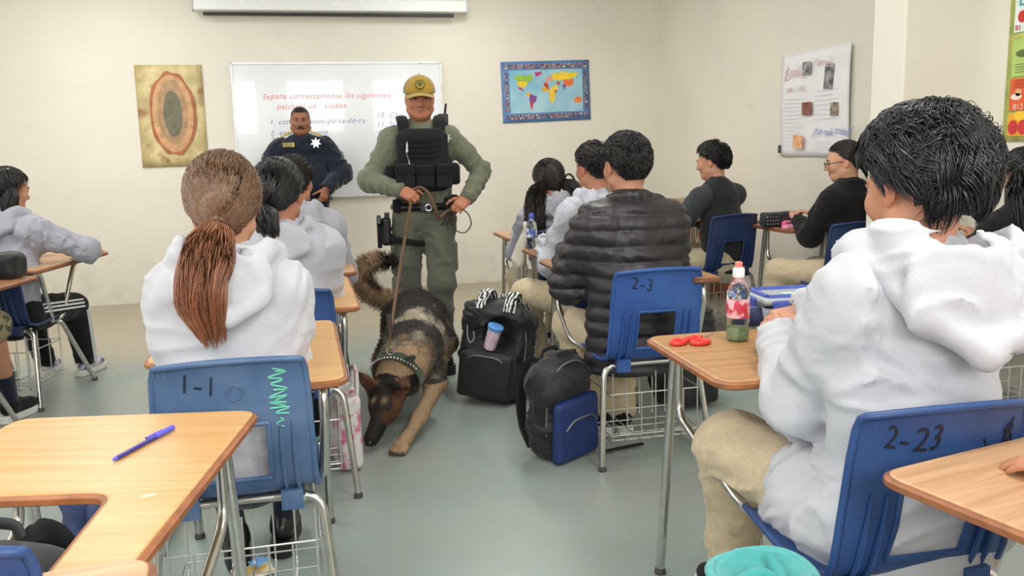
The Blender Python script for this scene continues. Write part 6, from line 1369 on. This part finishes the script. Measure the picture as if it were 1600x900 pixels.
pt = MB(); pt.prism([(.013*math.cos(a)*(1+.15*math.sin(3*a)), .010*math.sin(a)*(1+.2*math.cos(2*a))) for a in np.linspace(0, 6.28, 20)[:-1]], .7202, .7210, Matrix.Rotation(.4, 3, 'Z'), (.208, .121, 0)); pt.build('paint_fleck', mat('cream fleck', (226, 204, 168), .6), DESKS['near'])
# things on the foreground boy's desk (top at .735)
ZD = .7355
sx = empty('scissors', (1.045, 2.262, ZD), 28, 'red-handled scissors on the brown desktop', 'scissors'); REDP2 = mat('red plastic', (222, 58, 48), .35, var=.08)
for q, (cx, cy) in ((1, (-.052, .004)), (-1, (-.012, -.040))): MB().tube([(cx+.026*math.cos(a), cy+.017*math.sin(a)+.004*math.cos(a)*q, .007) for a in np.linspace(0, 6.28, 24)[:-1]], .0068, 8, close=True).build('handle', REDP2, sx, 60)
MB().tube([(-.028, .004, .007), (.01, .0, .007), (.045, .0, .006)], [.007, .010, .006], 8).tube([(.0, -.026, .007), (.02, -.01, .007), (.045, 0, .006)], [.007, .009, .005], 8).build('shank', REDP2, sx, 60)
for q in (-1, 1): MB().prism([(.04, q*.006), (.105, q*.001), (.04, -q*.001)], .003+.002*(q > 0), .0045+.002*(q > 0)).build('blade', METAL, sx)
MB().lathe([(.004, 0), (.004, .011)], 10, (.035, 0, 0)).build('rivet', METAL, sx)
def bottle(label, loc, sc=1., label_c=((206, 60, 84), (236, 190, 200)), cap_c=(236, 232, 228), top_c=(232, 128, 116), fill=(146, 176, 134)):
    o = empty('water_bottle', loc, 0, label, 'bottle'); PET = mat('clear bottle plastic', (240, 246, 244), .05, trans=1., var=0, spec=.5)
    pr = [(.026, 0), (.031, .006), (.032, .03), (.030, .045), (.032, .06), (.0305, .065), (.0305, .118), (.032, .123), (.031, .14), (.026, .155), (.016, .170), (.0125, .176), (.0125, .186)]
    MB().lathe([(r_*sc, z*sc) for r_, z in pr], 24).build('bottle_body', PET, o, 60); MB().lathe([(.0315*sc, .066*sc), (.0320*sc, .068*sc), (.0320*sc, .115*sc), (.0315*sc, .117*sc)], 24).build('label', mat('label %d' % label_c[0][0], label_c[0], .4, scale=28, rgb2=label_c[1], lo=.48, hi=.55), o, 60)
    MB().lathe([(.016*sc, .178*sc), (.0165*sc, .182*sc), (.0165*sc, .200*sc), (.012*sc, .206*sc)], 20).build('cap', mat('cap %d' % cap_c[2], cap_c, .4), o, 40)
    if top_c: MB().lathe([(.010*sc, .205*sc), (.0105*sc, .218*sc), (.008*sc, .221*sc)], 16).build('spout', mat('salmon plastic', top_c, .4), o, 40)
    if fill: MB().lathe([(.024*sc, .003*sc), (.0295*sc, .008*sc), (.0295*sc, .038*sc), (.020*sc, .042*sc), (0, .041*sc)], 20).build('contents', mat('pale green pulp', fill, .7, scale=70, rgb2=(186, 206, 168)), o, 60)
    return o
bottle('clear bottle with pink label and white cap on the brown desktop', (1.172, 2.235, ZD), 1.0)
bottle('small clear bottle with blue label beside the pigtailed girl', (1.255, 4.80, .706), .95, ((70, 96, 170), (220, 226, 236)), (60, 90, 170), None, None)
# lunch container
lb = empty('lunch_container', (1.46, 2.42, ZD), -6, 'clear lunch box with blue-edged lid on the brown desk beside folded hands', 'container'); CL = mat('frosted clear plastic', (226, 232, 236), .25, trans=.55, var=.03); LBL = mat('blue lid plastic', (66, 84, 170), .4, var=.05)
s = SDF((-.16, -.11, -.01), (.16, .11, .09), .005); s.bx((0, 0, .036), (.130, .085, .036), None, .025, .01); s.bx((0, 0, .046), (.124, .079, .04), None, .02, .006, 'sub'); s.build('tub', CL, lb)
s = SDF((-.17, -.12, .05), (.17, .12, .11), .005); s.bx((0, 0, .078), (.137, .092, .010), None, .009, .004); ld = s.build('lid', CL, lb)
MB().tube(round_path([(-.118, -.072, .089), (.118, -.072, .089), (.118, .072, .089), (-.118, .072, .089), (-.118, -.066, .089)], .03, 5), .008, 8).build('lid_seal', LBL, ld, 60)
for x, yy, w_, d_ in ((-.088, -.096, .05, .014), (.088, -.096, .05, .014), (-.141, 0, .014, .06), (.141, 0, .014, .06)): bevel(MB().box((x, yy, .06), (w_, d_, .045)).build('latch', LBL, ld), .005, 2)
bevel(MB().box((0, -.03, .0895), (.10, .05, .004)).build('lid_sticker', mat('green sticker', (170, 206, 178), .5), ld), .001)
fd = MB().ball((0, 0, .03), (.10, .06, .022), 16, 8).build('food', mat('pale food', (214, 206, 180), .7, scale=40, rgb2=(190, 150, 110)), lb, 60)
pc = empty('pencil_pouch', (1.335, 2.395, ZD), -12, 'navy zip pouch between the bottle and the lunch box', 'pouch'); s = SDF((-.12, -.05, -.01), (.12, .05, .07), .005); s.rc((-.075, 0, .026), (.075, 0, .026), .027, k=.01); s.folds(.003, (20, 20, 20), True); s.build('body', mat('navy pouch cloth', (36, 46, 86), .7), pc); MB().tube([(-.08, 0, .054), (.08, 0, .054)], .003, 6).build('zip', ZIP, pc)
# things on the desk of the girl in glasses (top at .73)
cs = empty('pencil_case', (2.935, 5.06, .7305), -8, 'black studded pencil case with pink lettering on the desk of the girl in glasses', 'pencil case'); s = SDF((-.16, -.08, -.01), (.16, .08, .12), .006); s.bx((0, 0, .045), (.125, .05, .045), None, .022, .01); s.folds(.003, (14, 14, 14), True); cb = s.build('body', NYL, cs)
for i in range(5):
    for j in range(3): MB().ball((-.105+.018*i, -.051, .02+.022*j), .0035, 8, 6).build('stud', METAL, cs)
text_mesh('lettering', 'LOVE', .042, (.045, -.052, .048), FACE_NY, mat('dark pink print', (150, 66, 100), .6), cs); MB().tube([(-.11, -.02, .088), (.11, -.02, .088)], .003, 6).build('zip', ZIP, cb)
PINK = mat('pink plastic', (228, 150, 184), .5, var=.06)
for i, (x, y, rz, sz, m_, lab) in enumerate(((2.90, 4.895, 12, (.085, .045, .022), PINK, 'pink eraser block nearest the desk edge beside the studded case'), (2.965, 4.865, -12, (.075, .04, .03), mat('light pink card', (238, 196, 212), .6), 'pale pink box between the pink eraser and the girl in glasses'), (2.925, 4.955, 20, (.09, .03, .04), mat('bright pink card', (226, 96, 146), .5), 'bright pink case right in front of the studded pencil case'))):
    q = empty('pink_case', (x, y, .7305), rz, lab, 'stationery'); bevel(MB().box((0, 0, sz[2]/2), sz).build('body', m_, q), .006, 3); bevel(MB().box((0, 0, sz[2]+.002), (sz[0]*.7, sz[1]*.6, .004)).build('lid', PINK, q), .001)
# far-left desks
gs, _ = stick('marker_pen', 'green marker on the desk of the girl in track pants', 'pen', (-1.25, 5.53, .7205), (-1.19, 5.60, .7205), .010, mat('green plastic', (70, 160, 84), .4)); MB().tube([(.02, 0, .010), (.05, 0, .010)], .0115, 12).build('cap', mat('dark green cap', (44, 120, 60), .4), gs, 50)
ps, _ = stick('pencil', 'orange pencil on the desk of the girl in track pants', 'pencil', (-1.25, 5.63, .7205), (-1.11, 5.58, .7205), .0045, mat('orange lacquer', (196, 110, 60), .4)); MB().tube([(.074, 0, .0045), (.09, 0, .0045)], [.0045, .0008], 8).build('tip', mat('bare wood', (210, 176, 130), .7), ps)
kc = empty('black_case', (-1.41, 4.73, .7055), -14, 'black zip case on the desk at the left picture edge', 'case'); s = SDF((-.14, -.10, -.01), (.14, .10, .16), .007); s.bx((0, 0, .062), (.105, .065, .062), None, .035, .01); s.folds(.005, (12, 12, 12), True); kb = s.build('body', NYL, kc); MB().tube(curve_pts([(-.09, -.05, .11), (0, -.045, .125), (.09, -.05, .11)], 5), .004, 6).build('zip', ZIP, kb)
# litter near the first row
pb = SDF((-.05, -.05, -.005), (.05, .05, .06), .004); pb.el((0, 0, .026), (.030, .027, .026)); pb.disp(lambda x, y, z: .008*np.abs(noise3(x*60, y*60, z*60))-.003, .02); o = pb.build('paper_ball', mat('pale blue paper', (176, 184, 222), .8, var=.08)); o.location = (-.062, 3.235, .0); tag(o, 'crumpled pale blue paper ball on the floor beside chair 1-1', 'paper')
def scrap(name, label, loc, rz, w, d, m, amp=.012):
    V = []; F_ = []
    for j in range(7):
        for i in range(7): x = (i/6-.5)*w; y = (j/6-.5)*d; V.append((x, y, .004+amp*abs(math.sin(i*1.7+j*.9))*(.4+.6*abs(math.sin(j*1.3)))))
    for j in range(6):
        for i in range(6): a = j*7+i; F_.append([a, a+1, a+8, a+7])
    o = np_mesh(name, V, F_, m, None, False); sd = o.modifiers.new('thick', 'SOLIDIFY'); sd.thickness = .001; o.location = loc; o.rotation_euler = (0, 0, math.radians(rz)); return tag(o, label, 'wrapper')
scrap('snack_wrapper', 'yellow snack wrapper on the floor under chair 1-1', (-.20, 2.70, .001), 20, .12, .08, mat('yellow foil', (222, 186, 60), .4, scale=18, rgb2=(236, 226, 200)), .016); scrap('blue_scrap', 'small light blue paper scrap on the yellow wrapper', (-.185, 2.715, .022), 50, .05, .04, mat('light blue foil', (120, 170, 220), .4), .02)
# books kept in racks
def book(label, loc, rz, sz, c, tilt=0.):
    o = empty('notebook', loc, rz, label, 'notebook', 'notebooks in the desk racks'); o.rotation_euler = (0, math.radians(tilt), math.radians(rz)); bevel(MB().box((0, 0, sz[2]/2), (sz[0]-.006, sz[1]-.006, sz[2]-.004)).build('pages', mat('page block', (232, 228, 216), .8), o), .001)
    for z in (.001, sz[2]-.001): MB().box((0, 0, z), (sz[0], sz[1], .002)).build('cover', mat('cover %d %d %d' % c, c, .45, var=.15, scale=20), o)
for i, (c, lab) in enumerate((((150, 120, 170), 'lilac notebook in the rack of the black-ponytailed girl'), ((90, 150, 130), 'green notebook in the rack of the black-ponytailed girl'))): book(lab, (-.08+.01*i, 3.42, .108+.026*i), -5*i, (.26, .20, .024), c)
# patterned tote beside the second desk
tb = empty('tote_bag', (.14, 3.62, 0), 5, 'pink and white patterned tote bag on the floor beside the second desk', 'bag'); PAT = mat('pink floral cloth', (200, 110, 142), .8, scale=16, rgb2=(216, 210, 208), lo=.38, hi=.47)
s = SDF((-.10, -.16, -.01), (.10, .16, .36), .008); s.bx((0, 0, .155), (.05, .125, .155), None, .03, .02); s.el((0, 0, .33), (.035, .10, .05), k=.02, op='sub'); s.folds(.005, (9, 9, 8), True, 5.); s.cut((0, 0, .003), (0, 0, -1), .01); s.build('body', PAT, tb)
for q in (-1, 1): MB().tube(curve_pts([(q*.04, -.07, .29), (q*.045, -.05, .39), (q*.045, .05, .39), (q*.04, .07, .29)], 6), .008, 8).build('handle', PAT, tb, 60)
# cream fringed shawl over the pigtailed girl's chair, striped bag hanging under it
sh = empty('shawl', (1.235, 4.93, 0), 0, 'cream fringed shawl hanging at the pigtailed girl\'s left side', 'shawl'); s = SDF((-.09, -.12, .44), (.13, .20, .90), .009); s.rc((.02, .0, .80), (-.012, .04, .62), .045, .06, k=.03, flat=((1, 0, 0), .5)); s.folds(.012, (16, 16, 5), True, 2.); s.build('cloth', CREAM, sh)
r = rs_(91); n = 60; x = -.012+.02*r.randn(n); y = .04+.045*r.randn(n); P = np.stack([np.stack([x, y, np.full(n, .60)], 1), np.stack([x+.004*r.randn(n), y, np.full(n, .53)], 1), np.stack([x+.01*r.randn(n), y+.01*r.randn(n), .47+.02*r.rand(n)], 1)], 1); V, F_, t_, si = strands(P, .0022, .0015); tag(np_mesh('fringe', V, F_, CREAM, sh), kind='stuff')
sb = empty('striped_bag', (1.205, 4.98, 0), 10, 'small grey and brown striped cloth bag hanging below the shawl', 'bag'); STR = mat('striped cloth', (90, 82, 76), .85, scale=6, rgb2=(206, 196, 180), lo=.47, hi=.53, stretch=(4, 4, 14)); s = SDF((-.08, -.12, .24), (.10, .14, .50), .008); s.el((0, 0, .36), (.05, .085, .085)); s.rc((0, 0, .40), (.02, 0, .47), .03, .015, k=.03); s.folds(.010, (14, 14, 10), True, 8.); s.build('body', STR, sb); MB().tube(curve_pts([(.02, -.03, .44), (.05, -.02, .60), (.06, .0, .74)], 5), .006, 6).build('strap', STR, sb)
# wooden teacher's desk by the right wall
td = empty('teacher_desk', (2.93, 6.75, 0), 0, 'brown wooden desk standing near the right wall in front of the last row', 'desk'); wt, we = WOOD['dark']; WBR = mat('reddish brown veneer', (146, 88, 52), .5, var=.12, scale=6, stretch=(1, 1, 8))
bevel(MB().box((0, 0, .775), (.86, .60, .03)).build('desktop', wt, td), .006); bevel(MB().box((0, -.27, .52), (.80, .02, .48)).build('front_panel', WBR, td), .003)
for q in (-1, 1): bevel(MB().box((q*.40, 0, .38), (.025, .56, .76)).build('side_panel', WBR, td), .003)
bevel(MB().box((-.26, .02, .60), (.25, .5, .30)).build('drawer_box', WBR, td), .004); bevel(MB().box((-.26, .275, .66), (.23, .016, .13)).build('drawer', WBR, td), .004)
ff = empty('folder', (2.70, 6.62, .7905), 12, 'flat tan folder lying on the wooden desk', 'folder'); bevel(MB().box((0, 0, .006), (.24, .17, .012)).build('cover', mat('tan card', (206, 182, 140), .7), ff), .002); MB().box((.004, 0, .013), (.22, .16, .003)).build('sheet', PAPER, ff)
# writing on chair backs
def scribble(key, pts, m, r=.0028):
    sh_ = [c for c in DESKS[key].children if c.name.startswith('seat_shell')][0]; MB().tube(curve_pts(pts, 5), r, 6).build('scribble', m, sh_, 60)
def onback(u, z):
    k = np.interp(z, [q[1] for q in PROF[6:]], np.arange(6, len(PROF))); k0 = int(k); f = k-k0; a, b_ = Vector(shell_point(u, k0)), Vector(shell_point(u, min(k0+1, len(PROF)-1))); p_ = a*(1-f)+b_*f; p_.y -= .0045; return p_
pts = []
rg = random.Random(4)
for i in range(22): pts.append(onback(.62+rg.uniform(.03, .13)*(1 if i % 2 else -1)+.02*math.sin(i), .768-.0056*i+rg.uniform(-.006, .006)))
scribble('girl1', pts, INKGREEN, .0024)
scribble('girl1', [onback(.60+.05*math.sin(i*1.9), .64-.006*i) for i in range(5)], INKGREEN, .0022); scribble('girl1', [onback(.05+.10*math.cos(a), .715+.016*math.sin(a)) for a in np.linspace(0, 6.28, 13)], SHELL['faded'], .0028)
for j, (u0, z0) in enumerate(((.42, .70), (.75, .735))): scribble('boy13', [onback(u0+.07*math.sin(i*2.1+j), z0+.022*math.cos(i*1.7)-.002*i) for i in range(14)], INK, .0015)
